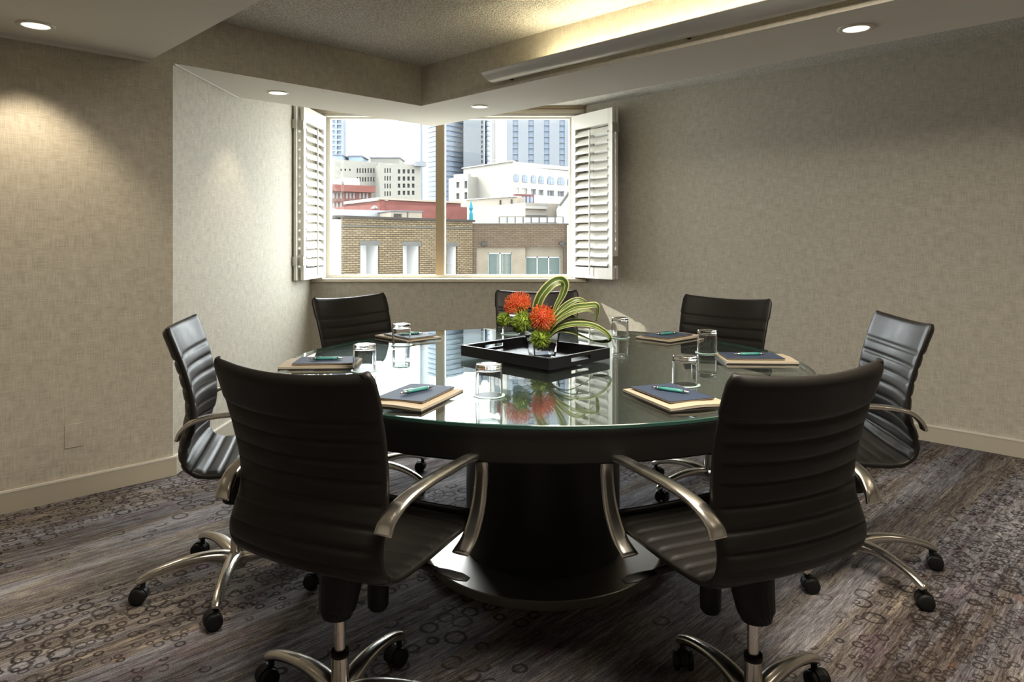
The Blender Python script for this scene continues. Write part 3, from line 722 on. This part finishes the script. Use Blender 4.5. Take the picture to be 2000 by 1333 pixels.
def dianthus(c, R, label, seed):
    rnd = random.Random(seed); r = thing('green_dianthus', label, 'flower', tuple(c), 0, 'fuzzy green dianthus heads in the vase')
    mb = MB(); mb.lathe([(.0001, R*.72)]+[(R*.72*math.sin(a), R*.72*math.cos(a)) for a in [PI*j/8 for j in range(1, 8)]]+[(.0001, -R*.72)], 16); mb.build('flower_core', 'dianthus', r, smooth=True)
    mb = MB()
    for i in range(520):
        z = 1-2*(i+.5)/520; th = i*2.39996; s = math.sqrt(1-z*z); d = Vector((s*math.cos(th), s*math.sin(th), z))
        d = (d+Vector([rnd.gauss(0, .14) for _ in range(3)])).normalized(); L = R*rnd.uniform(.93, 1.10)
        k = (d+Vector([rnd.gauss(0, .22) for _ in range(3)])).normalized()
        mb.tube([d*R*.6, d*L*.85, d*L*.88+k*R*.14], [.0016, .0012, .0004], 3)
    tag(mb.build('bristles', 'dianthus', r, fix=False), kind='stuff')
    stem_to(c-Vector((0, 0, R*.5)), r, r=.002)
protea(fp(1013, 599, .02), .060, (-.35, -.35, 1), 'orange pincushion protea at the upper left of the bouquet', 1)
protea(fp(1059, 622, -.05), .056, (.05, -.95, .55), 'orange-red pincushion protea facing us in the middle of the bouquet', 2)
for (u_, v_, dy, R, s) in ((985, 625, 0, .030, 'leftmost in the bouquet'), (1020, 629, -.05, .042, 'large, between the two orange proteas and the left one'), (1056, 661, -.06, .042, 'hanging lowest, over the vase rim'),
                       (1018, 609, .0, .026, 'tucked under the upper left protea'), (1088, 616, .03, .028, 'mostly hidden behind the middle protea'), (1012, 640, -.02, .022, 'small, drooping beside the vase rim')):
    dianthus(fp(u_, v_, dy), R, 'fuzzy green dianthus head, '+s, u_)
def leaf(pts, w_, label, tw0=0, tw1=0, up=(0, -1, .2)):
    pts = [fp(*p) for p in pts]; root = pts[0]; P = catmull(pts, 8); k = len(P); nx = 9
    mb = MB(); uvs = []
    for i, p in enumerate(P):
        t = (P[min(k-1, i+1)]-P[max(0, i-1)]).normalized(); q = i/(k-1)
        a = t.cross(Vector(up)).normalized(); nn = a.cross(t).normalized()
        tw = tw0+(tw1-tw0)*q; a2 = a*math.cos(tw)+nn*math.sin(tw); n2 = nn*math.cos(tw)-a*math.sin(tw)
        ww = w_*(.35+.65*math.sin(PI*min(1, q*1.5+.12)/1.0) if q < .3 else (1-.8*max(0, (q-.45)/.55)**1.6))
        for j in range(nx):
            x = (j/(nx-1)-.5); mb.v.append(tuple(p-root+a2*(x*ww*1.35)+n2*(x*x*ww*.5))); uvs.append((x+.5, q*4))
    for i in range(k-1):
        for j in range(nx-1): mb.f.append((i*nx+j, i*nx+j+1, (i+1)*nx+j+1, (i+1)*nx+j)); mb.mi.append(0)
    o = mb.build('ribbon_leaf', 'leaf', None, smooth=True, fix=False); o.location = root
    l = o.data.uv_layers.new(name='uv')
    for p in o.data.polygons:
        for li in p.loop_indices: l.data[li].uv = uvs[o.data.loops[li].vertex_index]
    sd = o.modifiers.new('thick', 'SOLIDIFY'); sd.thickness = .0009
    tag(o, label, 'leaf', 'long variegated leaves in the vase')
leaf([(1056, 640, 0), (1048, 610, .0), (1056, 580, -.01), (1076, 556, -.01), (1094, 548, .0), (1103, 556, .015), (1099, 575, .02), (1086, 600, .02), (1078, 622, .02)], .030, 'variegated leaf looping highest above the bouquet', .35, -.3)
leaf([(1066, 650, 0), (1084, 620, 0), (1104, 598, 0), (1126, 586, .0), (1142, 590, .01), (1141, 600, .02)], .018, 'narrow green leaf curling over just right of the tall loop', .1, .4)
leaf([(1066, 655, -.02), (1090, 622, -.02), (1120, 602, -.02), (1148, 598, -.02), (1164, 597, -.01), (1167, 608, 0), (1164, 628, .01)], .030, 'broad variegated leaf bent sharply down at the upper right', 1.1, .6)
leaf([(1068, 655, -.03), (1085, 632, -.05), (1115, 613, -.06), (1146, 606, -.05), (1160, 612, -.04)], .014, 'slim cream-edged leaf in front of the sharply bent one', .9, .5)
leaf([(1068, 660, -.03), (1090, 642, -.05), (1122, 634, -.07), (1155, 636, -.07), (1180, 648, -.06), (1191, 662, -.04), (1180, 667, -.02), (1158, 666, 0)], .024, 'long variegated leaf hooping out farthest to the right', .9, .7)
leaf([(1068, 662, -.02), (1088, 648, -.04), (1110, 648, -.06), (1135, 656, -.05), (1160, 667, -.02)], .016, 'dark lower leaf drooping across the tray to the right', .9, .9)
leaf([(1066, 655, 0), (1088, 640, 0), (1115, 627, .02), (1140, 626, .03), (1162, 630, .03)], .020, 'pale leaf lying level behind the hooped one', 1.0, 1.0)
leaf([(1064, 655, .03), (1080, 630, .04), (1100, 612, .05), (1120, 612, .06), (1130, 628, .06)], .018, 'short dark green leaf standing behind the middle protea', .3, .6)

# ------------------------------------------------------------------ the city outside
def bld(name, label, cat, A, B, depth, mats_, z0, roof_extra=0, group=None):
    """A,B = (u, v_roof, y): near facade ends; returns frame for local placement (x along, y outwards=-)"""
    pa = Vector(((A[0]-1000)*A[2]/F, A[2])); pb = Vector(((B[0]-1000)*B[2]/F, B[2])); L = (pb-pa).length; rz = math.atan2(pb.y-pa.y, pb.x-pa.x)
    zr = H+(HU-A[1])*A[2]/F
    r = thing(name, label, cat, (pa.x, pa.y, 0), rz, group)
    r['L'] = L
    def loc(u_, v_):
        k = (u_-1000)/F; d = (pb-pa)/L      # pa + s d = y (k,1)
        den = d.x-k*d.y; s = (k*pa.y-pa.x)/den; y = pa.y+s*d.y
        return s, H-(v_-HU)*y/F
    return r, L, zr, loc
def holes_wall(r, L, z0, z1, holes, matname, th=.35, depth=6, name='facade'):
    xs = sorted({0, L, *[max(0, min(L, h[0])) for h in holes], *[max(0, min(L, h[1])) for h in holes]}); zs = sorted({z0, z1, *[max(z0, min(z1, q)) for h in holes for q in h[2:4]]})
    mb = MB()
    for a, b in zip(xs, xs[1:]):
        run = None
        for c_, d in zip(zs, zs[1:]):
            mx, mz = (a+b)/2, (c_+d)/2
            solid = not any(h[0] < mx < h[1] and h[2] < mz < h[3] for h in holes)
            if solid: run = (run[0], d) if run else (c_, d)
            elif run: mb.box(a, b, 0, th, *run); run = None
        if run: mb.box(a, b, 0, th, *run)
    mb.box(.02, L-.02, th, depth, z0, z1-.25)
    return mb.build(name, matname, r, uv=True)
def panes(r, rects, matname, y0, th=.04, name='window', frame=None, fw=.06, nm=1):
    cache = {}
    for (a, b, c_, d) in rects:
        key = (round(b-a, 3), round(d-c_, 3))
        if key in cache: o = bpy.data.objects.new(name, cache[key]); COL.objects.link(o); o.parent = r
        else:
            mb = MB(); mb.box(0, b-a, 0, th, 0, d-c_, 0); w_, h_ = b-a, d-c_
            if frame:
                for q in range(nm+1): x = w_*q/nm-(fw/2 if 0 < q < nm else (0 if q == 0 else fw)); mb.box(x, x+fw, -.03, 0, 0, h_, 1)
                mb.box(0, w_, -.03, 0, 0, fw, 1); mb.box(0, w_, -.03, 0, h_-fw, h_, 1)
            o = mb.build(name, [matname, frame or matname], r); cache[key] = o.data
        o.location = (a, y0, c_)
mb = MB(); mb.box(-60, 90, 9, 260, -15.2, -15); struct('ground', mb, 'street')
# tan brick building
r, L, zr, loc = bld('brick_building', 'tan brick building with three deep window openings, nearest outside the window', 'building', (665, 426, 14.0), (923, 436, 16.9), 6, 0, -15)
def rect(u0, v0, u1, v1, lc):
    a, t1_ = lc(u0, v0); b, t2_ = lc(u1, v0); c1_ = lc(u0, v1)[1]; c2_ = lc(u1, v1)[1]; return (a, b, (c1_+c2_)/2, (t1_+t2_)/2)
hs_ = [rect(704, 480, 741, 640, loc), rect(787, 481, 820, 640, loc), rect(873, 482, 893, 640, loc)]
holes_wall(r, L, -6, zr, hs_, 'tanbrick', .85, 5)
for i, h in enumerate(hs_):
    mb = MB(); mb.box(h[0]-.02, h[1]+.02, -.01, .06, h[3], h[3]+.10); mb.build('lintel', 'greystone', r)
    mb = MB(); mb.box(h[0], h[1], .42, .46, h[2], h[3]); mb.build('window', 'recesswhite', r)
    for sx in (0, 1):
        x = h[0] if sx == 0 else h[1]-.02; mb = MB(); mb.box(x, x+.02, .05, .42, h[2], h[3]); mb.build('reveal', 'recesswhite', r)
for dx in (.10, .22):
    mb = MB(); mb.tube([(hs_[0][0]+dx, .5, -3), (hs_[0][0]+dx, .5, hs_[0][3]-.1)], .022, 8); mb.build('pipe', 'creamwall', r)
mb = MB(); mb.tube(catmull([(hs_[0][0]+.30, .45, -3), (hs_[0][0]+.30, .45, hs_[0][3]-.2), (hs_[0][0]+.33, .45, hs_[0][3]-.12), (hs_[0][0]+.38, .45, hs_[0][3]-.10)], 4), .02, 8); mb.build('pipe', 'coping', r)
mb = MB(); mb.box(-.08, L+.03, -.06, .9, zr, zr+.05); mb.build('coping', 'coping', r)
mb = MB(); mb.box(0, L, -.02, .01, zr-.165, zr-.14); mb.build('string_course', 'greystone', r)
mb = MB(); mb.box(-.13, 0, -.02, .6, -6, zr-.03); mb.build('corner_pilaster', 'whiteroof', r)
# brown and cream building
r, L, zr, loc = bld('rooftop_building', 'brown brick building with cream bays and green tinted windows', 'building', (922, 438, 16.95), (1116, 438, 16.95), 6, 0, -15)
cream = [rect(930, 484, 1026, 660, loc), rect(1026, 483, 1101, 660, loc)]
holes_wall(r, L, -6, zr, cream, 'brownbrick', .3, 5)
w1, w2 = rect(953, 494, 1000, 545, loc), rect(1027, 502, 1095, 548, loc)
for i, (cr, ww) in enumerate(zip(cream, (w1, w2))):
    mb = MB(); y0 = .05+.12*i; g_ = cr
    mb.box(cr[0], ww[0], y0, .3, cr[2], cr[3]); mb.box(ww[1], cr[1], y0, .3, cr[2], cr[3]); mb.box(ww[0], ww[1], y0, .3, ww[3], cr[3]); mb.box(ww[0], ww[1], y0, .3, cr[2], ww[2]); mb.build('cream_bay', 'beige', r)
    k = 2 if i == 0 else 3; W = (ww[1]-ww[0])
    mb = MB()
    for q in range(k+1): x = ww[0]+W*q/k; mb.box(x-.014, x+.014, y0+.04, y0+.09, ww[2], ww[3])
    mb.box(ww[0], ww[1], y0+.04, y0+.09, ww[3]-.03, ww[3]); mb.build('window_frame', 'whiteroof', r)
    for q in range(k):
        mb = MB(); mb.box(ww[0]+W*q/k+.014, ww[0]+W*(q+1)/k-.014, y0+.06, y0+.07, ww[2], ww[3]); mb.build('window_pane', 'greenglass', r)
mb = MB()
for j in range(10): x = w1[0]+.22+j*.032; mb.tube([(x, .2, w1[2]), (x, .2, w1[3])], .012, 6)
mb.v = [(x, y-.095, z) for x, y, z in mb.v]; mb.build('curtain', 'curtain', r)
pl = rect(1107, 440, 1116, 660, loc); mb = MB(); mb.box(pl[0], pl[1], -.06, .0, -6, pl[3]); mb.build('corner_pilaster', 'peach', r)
for (u_, v_) in ((945, 477), (1097, 476)):
    x, z = loc(u_, v_); mb = MB(); mb.box(x-.055, x+.055, -.10, 0, z-.04, z+.04); mb.build('wall_lamp', 'darkmetal', r, bevel=.01)
mb = MB(); mb.box(0, L, -.02, .3, zr, zr+.02); mb.build('coping', 'greystone', r)
# roof railing
r, L, zr, loc = bld('roof_railing', 'low white panelled railing on the brown brick roof', 'railing', (975, 424, 18.2), (1100, 424, 18.2), 1, 0, 0)
x0 = 0; zb = loc(975, 436)[1]
for j in range(8):
    mb = MB(); a = L*j/8; mb.box(a+.015, a+L/8-.015, 0, .03, zb+.02, zr-.015); mb.build('panel', 'whiteroof', r)
for j in range(9): mb = MB(); a = L*j/8; mb.box(a-.012, a+.012, -.01, .04, zb-.22, zr); mb.build('post', 'greystone', r)
mb = MB(); mb.box(0, L, -.01, .04, zr, zr+.012); mb.build('rail', 'greystone', r)
# teal parasol
px = (920-1000)*17.8/F; zt = H+(HU-392)*17.8/F; zb = H+(HU-437)*17.8/F
r = thing('closed_parasol', 'closed teal parasol standing on the roof terrace', 'parasol', (px, 17.8, zb-.3))
mb = MB(); hh_ = zt-zb+.3; mb.lathe([(.0001, hh_), (.02, hh_-.05), (.055, hh_-.20), (.03, hh_-.26), (.05, hh_-.34), (.055, hh_-.5), (.02, .36)], 10); mb.build('canopy', 'tealcloth', r)
mb = MB(); mb.tube([(0, 0, 0), (0, 0, hh_-.05)], .015, 8); mb.build('pole', 'whiteroof', r)
# left neighbour
r, L, zr, loc = bld('side_building', 'pale low building left of the brick one, mostly behind the left shutter', 'building', (600, 432, 15.5), (651, 432, 15.5), 4, 0, -15)
hq = [rect(642, 470, 651, 640, loc), rect(615, 470, 632, 640, loc)]
holes_wall(r, L, -6, zr, hq, 'beige', .3, 4); panes(r, hq, 'greywin', .1)
mb = MB(); mb.box(0, L, -.1, .5, zr, zr+.28); mb.build('parapet', 'whiteroof', r)
# white roof blocks behind the brick parapet
r, L, zr, loc = bld('roof_block', 'long low white roof block just behind the brick parapet', 'roof block', (660, 409, 20), (767, 415, 21), 5, 0, -15)
mb = MB(); mb.box(0, L, 0, 3, -2, zr); mb.build('block', 'whiteroof', r)
r, L, zr, loc = bld('air_handler', 'boxy beige ventilation unit on the roof behind the brick parapet', 'ventilation unit', (763, 411, 19.6), (824, 414, 20), 1, 0, 0)
mb = MB(); mb.box(0, L, 0, 1.2, -2, zr-.03); mb.build('casing', 'peach', r); mb = MB(); mb.box(-.03, L+.03, -.03, 1.25, zr-.03, zr); mb.build('lid', 'greytower', r)
q = rect(769, 417, 784, 426, loc)
for j in range(4): mb = MB(); z = q[2]+(q[3]-q[2])*j/4; mb.box(q[0], q[1], -.02, .0, z, z+.02); mb.build('louver', 'darkmetal', r)
mb = MB(); x = loc(795, 420)[0]; mb.box(x, x+.03, -.015, 0, -1, zr-.04); mb.build('seam', 'greystone', r)
# red brick long building
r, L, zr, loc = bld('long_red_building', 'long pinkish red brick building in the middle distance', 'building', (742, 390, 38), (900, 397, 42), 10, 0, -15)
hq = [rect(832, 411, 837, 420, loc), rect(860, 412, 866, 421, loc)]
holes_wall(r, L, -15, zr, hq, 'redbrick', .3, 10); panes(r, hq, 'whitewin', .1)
mb = MB(); mb.box(-.1, L, -.1, .5, zr, zr+.1); mb.build('coping', 'peach', r)
r2, L2, zr2, loc2 = bld('arched_red_building', 'red brick building end with pale arches, beside the long red one', 'building', (676, 398, 42), (741.5, 390.5, 38), 10, 0, -15)
holes_wall(r2, L2, -15, zr2, [], 'redbrick', .3, 8)
mb = MB(); mb.box(-.1, L2, -.12, .5, zr2-.05, zr2+.12); mb.build('coping', 'creamwall', r2)
def arch(w_, h_, th=.1, n_=10):
    mb = MB(); pts = [(0, 0), (w_, 0)]+[(w_/2+w_/2*math.cos(a), h_-w_/2*(1 if h_ > w_/2 else h_/(w_/2))+min(w_/2, h_)*math.sin(a)) for a in [PI*j/n_ for j in range(n_+1)]]
    k = len(pts); mb.add([(x, 0, z) for x, z in pts]+[(x, th, z) for x, z in pts], [tuple(range(k)), tuple(range(2*k-1, k-1, -1))]+[(j, (j+1) % k, k+(j+1) % k, k+j) for j in range(k)]); return mb
for (u0, u1, vt, vb) in ((727, 739, 402, 408), (711, 724, 404, 409), (699, 709, 406, 411)):
    q = rect(u0, vt, u1, vb, loc2)
    o = arch(q[1]-q[0], q[3]-q[2], .06).build('arch', 'creamwall', r2); o.location = (q[0], -.08, q[2])
    o = arch((q[1]-q[0])*.8, (q[3]-q[2])*.75, .04).build('arch_opening', 'greywin', r2); o.location = (q[0]+(q[1]-q[0])*.1, -.13, q[2])
# dark red brick block with white windows
r, L, zr, loc = bld('red_brick_block', 'dark red brick block with rows of white windows', 'building', (633, 360, 52), (725, 362, 54), 10, 0, -15)
hq = []
for v0, v1 in ((377, 388), (395, 406)):
    for g0_ in (650, 676, 702):
        for k in range(3): hq.append(rect(g0_+k*7, v0, g0_+k*7+4.5, v1, loc))
holes_wall(r, L, -15, zr, hq, 'darkred', .3, 10); panes(r, hq, 'whitewin', .1)
mb = MB(); mb.box(-.3, L+.2, -.4, .5, zr-.5, zr); mb.build('cornice', 'redbrick', r)
for j, (a, b, h_) in enumerate(((.02, .3, .9), (.34, .55, .6), (.6, .95, .75))):
    mb = MB(); mb.box(L*a, L*b, 2, 5, zr-.5, zr+h_); mb.build('roof_unit', 'whiteroof', r)
# old beige hotel
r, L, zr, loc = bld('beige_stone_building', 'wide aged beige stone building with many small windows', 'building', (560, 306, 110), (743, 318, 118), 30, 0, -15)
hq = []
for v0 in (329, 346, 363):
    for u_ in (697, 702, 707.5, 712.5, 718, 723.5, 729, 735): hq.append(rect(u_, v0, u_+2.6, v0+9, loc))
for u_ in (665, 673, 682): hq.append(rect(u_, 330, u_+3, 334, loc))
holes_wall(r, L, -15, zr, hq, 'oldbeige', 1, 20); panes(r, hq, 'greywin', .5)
r, L, zr, loc = bld('beige_stone_wing', 'corner wing of the beige stone building with a grid of dark windows', 'building', (742, 318, 114), (822, 320, 117), 30, 0, -15)
hq = [rect(u_, v0, u_+5, v0+8, loc) for v0 in (331, 345, 359, 373) for u_ in (777, 786.5, 795.5, 804.5)]
hq += [rect(u_, v0, u_+2.2, v0+9, loc) for v0 in (329, 344, 359, 374) for u_ in (751, 756, 761)]
holes_wall(r, L, -15, zr, hq, 'oldbeige', 1, 3); panes(r, hq, 'greywin', .5)
mb = MB(); a, z = loc(808, 321); mb.box(a, L+.5, -1.4, 0, z-.4, z+.4); mb.build('balcony', 'greytower', r)
for (nm, lab, u0, u1, v0, y, mm) in (('plant_room', 'dark plant room on the beige roof, left of the smaller one', 641, 668, 304, 122, 'bluewin'), ('plant_room', 'small dark blue plant room on the beige roof', 681, 706, 306, 124, 'bluewin'), ('plant_room', 'pale long plant room on top of the beige roof', 723, 780, 309, 126, 'oldbeige')):
    r, L, zr, loc = bld(nm, lab, 'roof building', (u0, v0, y), (u1, v0+1, y), 6, 0, -15, group='rooftop plant rooms'); mb = MB(); mb.box(0, L, 0, 6, 8, zr); mb.build('block', mm, r)
    mb = MB(); mb.box(-.2, L+.2, -.2, 6.2, zr, zr+.25); mb.build('roof_edge', 'greytower', r)
# gridded tower, left
r, L, zr, loc = bld('glass_tower', 'pale blue tower with a grid of square windows, far left', 'tower', (590, 150, 200), (671, 150, 200), 30, 0, -15)
hq = [rect(u_, v0, u_+8.5, v0+7, loc) for v0 in [234+10.3*j-41.2 for j in range(12)] for u_ in (610, 622, 634, 646, 658)]
holes_wall(r, L, -15, zr, hq, 'bluepale', 1.5, 3); panes(r, hq, 'bluewin', .8)
# pale slim tower
r, L, zr, loc = bld('slim_tower', 'very pale slim tower beside the banded one', 'tower', (820, 180, 300), (838, 180, 300), 20, 0, -15)
mb = MB(); mb.box(0, L, 0, 20, -15, zr); mb.build('shaft', 'whiteroof', r); mb = MB(); mb.box(0, L*.2, -1, 0, -15, zr); mb.build('fin', 'bluepale', r)
# curved banded tower
def banded(label, u0, u1, y, v_top, bulge, pitch_px, slab=None):
    xa, xb = (u0-1000)*y/F, (u1-1000)*y/F; L = xb-xa
    r = thing('banded_tower', label, 'tower', (xa, y, 0), 0)
    def pl(e):
        n_ = 12; pts = []
        for i in range(n_+1): t = i/n_; pts.append((L*t, -bulge*math.sin(PI*t)-e))
        return pts+[(L, 25), (0, 25)]
    mb = MB(); mb.prism(pl(-.5), -15, H+(HU-v_top)*y/F); mb.build('curtain_wall', 'bluewin', r)
    v_ = v_top; me = None
    while v_ < 460:
        z = H+(HU-v_)*y/F; hgt = pitch_px*.42*y/F
        if me is None: mb = MB(); mb.prism(pl(.3), 0, hgt); o = mb.build('floor_band', 'bluepale', r); me = o.data
        else: o = bpy.data.objects.new('floor_band', me); COL.objects.link(o); o.parent = r
        o.location = (0, 0, z); v_ += pitch_px
    return r
banded('blue banded tower seen behind the window post', 836, 905, 230, 222, 6, 9.6)
banded('narrow curved banded tower right of the plain grey slab', 942, 962, 240, 222, 5, 9.6)
r, L, zr, loc = bld('grey_slab_tower', 'plain grey slab tower between the two banded ones', 'tower', (905, 222, 225), (945, 222, 225), 20, 0, -15)
hq = [rect(940, v0, 943, v0+6, loc) for v0 in [236+9.6*j for j in range(11)]]
holes_wall(r, L, -15, zr, hq, 'greytower', 1, 20); panes(r, hq, 'greywin', .5)
# striped tower right
r, L, zr, loc = bld('striped_tower', 'tall pale grey tower with vertical blue window strips', 'tower', (990, 120, 180), (1118, 120, 180), 30, 0, -15)
hq = []
for u0 in (1001.5, 1032, 1062.5, 1092.5):
    for j in range(24): v0 = 122+11.2*j; hq.append(rect(u0, v0, u0+10.5, v0+10.2, loc))
holes_wall(r, L, -15, zr, hq, 'greytower', 1, 30); panes(r, hq, 'stripwin', .5)
r, L, zr, loc = bld('flank_tower', 'windowless cream tower beside the striped one', 'tower', (961, 120, 186), (990, 120, 180), 20, 0, -15)
mb = MB(); mb.box(0, L-.1, 0, 20, -15, zr); mb.build('shaft', 'creamwall', r)
for j in range(2): mb = MB(); mb.box(L*(0 if j == 0 else .17), L*(.12 if j == 0 else .2), -.6, 0, -15, zr); mb.build('fin', 'whiteroof', r)
# cream building with arched windows
r, L, zr, loc = bld('arched_cream_building', 'cream building with a row of arched windows under its roof', 'building', (1003, 323, 60), (1150, 335, 64.5), 1, 0, -15)
hq = []
for j, u0 in enumerate((1003.5, 1020, 1037, 1052, 1069, 1089, 1108, 1127)):
    wd_ = 9.5 if j < 4 else 13; hq.append(rect(u0, 367+j*1.3, u0+wd_, 378+j*1.3, loc))
holes_wall(r, L, -15, zr, hq, 'creamwall', .6, 12); panes(r, hq, 'greywin', .2, frame='whiteroof', fw=.04, nm=2)
for j, u0 in enumerate((1003.5, 1020, 1037, 1052, 1069, 1089, 1108, 1127)):
    wd_ = 9.5 if j < 4 else 13; q = rect(u0, 340+j*1.2, u0+wd_, 355+j*1.2, loc); W, Hh = q[1]-q[0], q[3]-q[2]
    o = arch(W, Hh, .10).build('arched_window', 'stripwin', r); o.location = (q[0], -.08, q[2])
    mb = MB(); mb.box(W*.47, W*.53, -.04, 0, 0, Hh*.95); mb.box(0, W, -.04, 0, Hh*.42, Hh*.47); x = mb.build('glazing_bar', 'whiteroof', o)
mb = MB(); mb.box(-.1, L, -.25, .5, zr-.12, zr+.1); mb.build('cornice', 'creamwall', r)
for (u0, u1, v0) in ((1012, 1022, 318), (1026, 1041, 317), (1052, 1060, 322), (1064, 1071, 322)):
    a, z = loc(u0, v0); b, _ = loc(u1, v0); mb = MB(); mb.box(a, b, 2, 4, zr-.3, zr+.45); mb.build('roof_unit', 'whiteroof', r)
r, L, zr, loc = bld('blank_cream_wall', 'blank sunlit flank of the cream building, left of its arched front', 'building', (905, 330, 66), (1002.6, 323.2, 60), 1, 0, -15)
mb = MB(); mb.box(0, L, 0, 9, -15, zr); mb.build('flank', 'creamwall', r); mb = MB(); mb.box(-.1, L, -.15, .2, zr, zr+.1); mb.build('coping', 'creamwall', r)
a, z = loc(918, 330); mb = MB(); mb.box(a, a+.7, 1, 2, z, z+.3); mb.build('roof_unit', 'darkmetal', r)
r, L, zr, loc = bld('stepped_cream_block', 'narrow cream block with small windows at the left foot of the blank flank', 'building', (886, 341, 64), (914, 338, 63), 1, 0, -15)
hq = [rect(u_, v0, u_+6, v0+11, loc) for v0 in (356, 378, 400, 421) for u_ in (891,)]+[rect(907, v0-2, 912.5, v0+12, loc) for v0 in (356, 378)]
holes_wall(r, L, -15, zr, hq, 'creamwall', .4, 4); panes(r, hq, 'greywin', .15)
# peach block
r, L, zr, loc = bld('peach_block', 'low peach rendered block behind the teal parasol', 'building', (912, 391, 34), (1010, 381, 31.5), 1, 0, -15)
mb = MB(); mb.box(0, L, 0, .5, -15, zr); mb.build('block', 'peach', r)
for u_ in (977, 999): a, z = loc(u_, 400); mb = MB(); mb.box(a, a+.06, -.06, 0, -5, zr-.1); mb.build('downpipe', 'greystone', r)
mb = MB(); mb.box(-.1, L, -.1, .3, zr, zr+.04); mb.build('coping', 'whiteroof', r)
r, L, zr, loc = bld('small_brick_house', 'small brown brick house with narrow arched windows', 'building', (1008, 379, 36), (1043, 381, 36.5), 1, 0, -15)
holes_wall(r, L, -15, zr, [], 'darkred', .3, 5)
for u_ in (1013, 1020.5, 1028, 1035):
    q = rect(u_, 384, u_+5, 396, loc); o = arch(q[1]-q[0], q[3]-q[2], .06).build('arched_window', 'stripwin', r); o.location = (q[0], -.05, q[2])
q = rect(1016, 412, 1025, 428, loc); o = arch(q[1]-q[0], q[3]-q[2], .06).build('arched_window', 'stripwin', r); o.location = (q[0], -.05, q[2])
r, L, zr, loc = bld('stone_terrace_house', 'low pale stone house with stepped cornices in front of the small brick house', 'building', (1026, 396, 30), (1098, 398, 31), 1, 0, -15)
mb = MB(); mb.box(0, L, 0, 5, -15, zr); mb.build('walls', 'peach', r)
for v_, mm in ((400, 'oldbeige'), (405, 'creamwall'), (418, 'oldbeige')): a, z = loc(1026, v_); mb = MB(); mb.box(-.06, L*.55, -.12, 0, z-.06, z+.05); mb.build('cornice', mm, r)
q = rect(1092, 401, 1095, 422, loc); mb = MB(); mb.box(q[0], q[1], -.05, 0, q[2], q[3]); mb.build('dark_slot', 'coping', r)
r, L, zr, loc = bld('white_gabled_house', 'white sloping-roofed house at the right edge of the view', 'building', (1090, 410, 28), (1135, 410, 28), 1, 0, -15)
mb = MB(); za = loc(1090, 404)[1]; zb = loc(1118, 374)[1]
vs = [(0, 0, -15), (L, 0, -15), (L, 0, zb), (L*.55, 0, zb), (0.1, 0, za)]; k = 5
mb.add(vs+[(x, 4, z) for x, y, z in vs], [(0, 1, 2, 3, 4), (9, 8, 7, 6, 5)]+[(j, (j+1) % k, k+(j+1) % k, k+j) for j in range(k)]); mb.build('walls', 'whiteroof', r)
mb = MB(); mb.tube([(.05, -.05, za+.03), (L*.55, -.05, zb+.04)], .05, 6); mb.build('gutter', 'greystone', r)
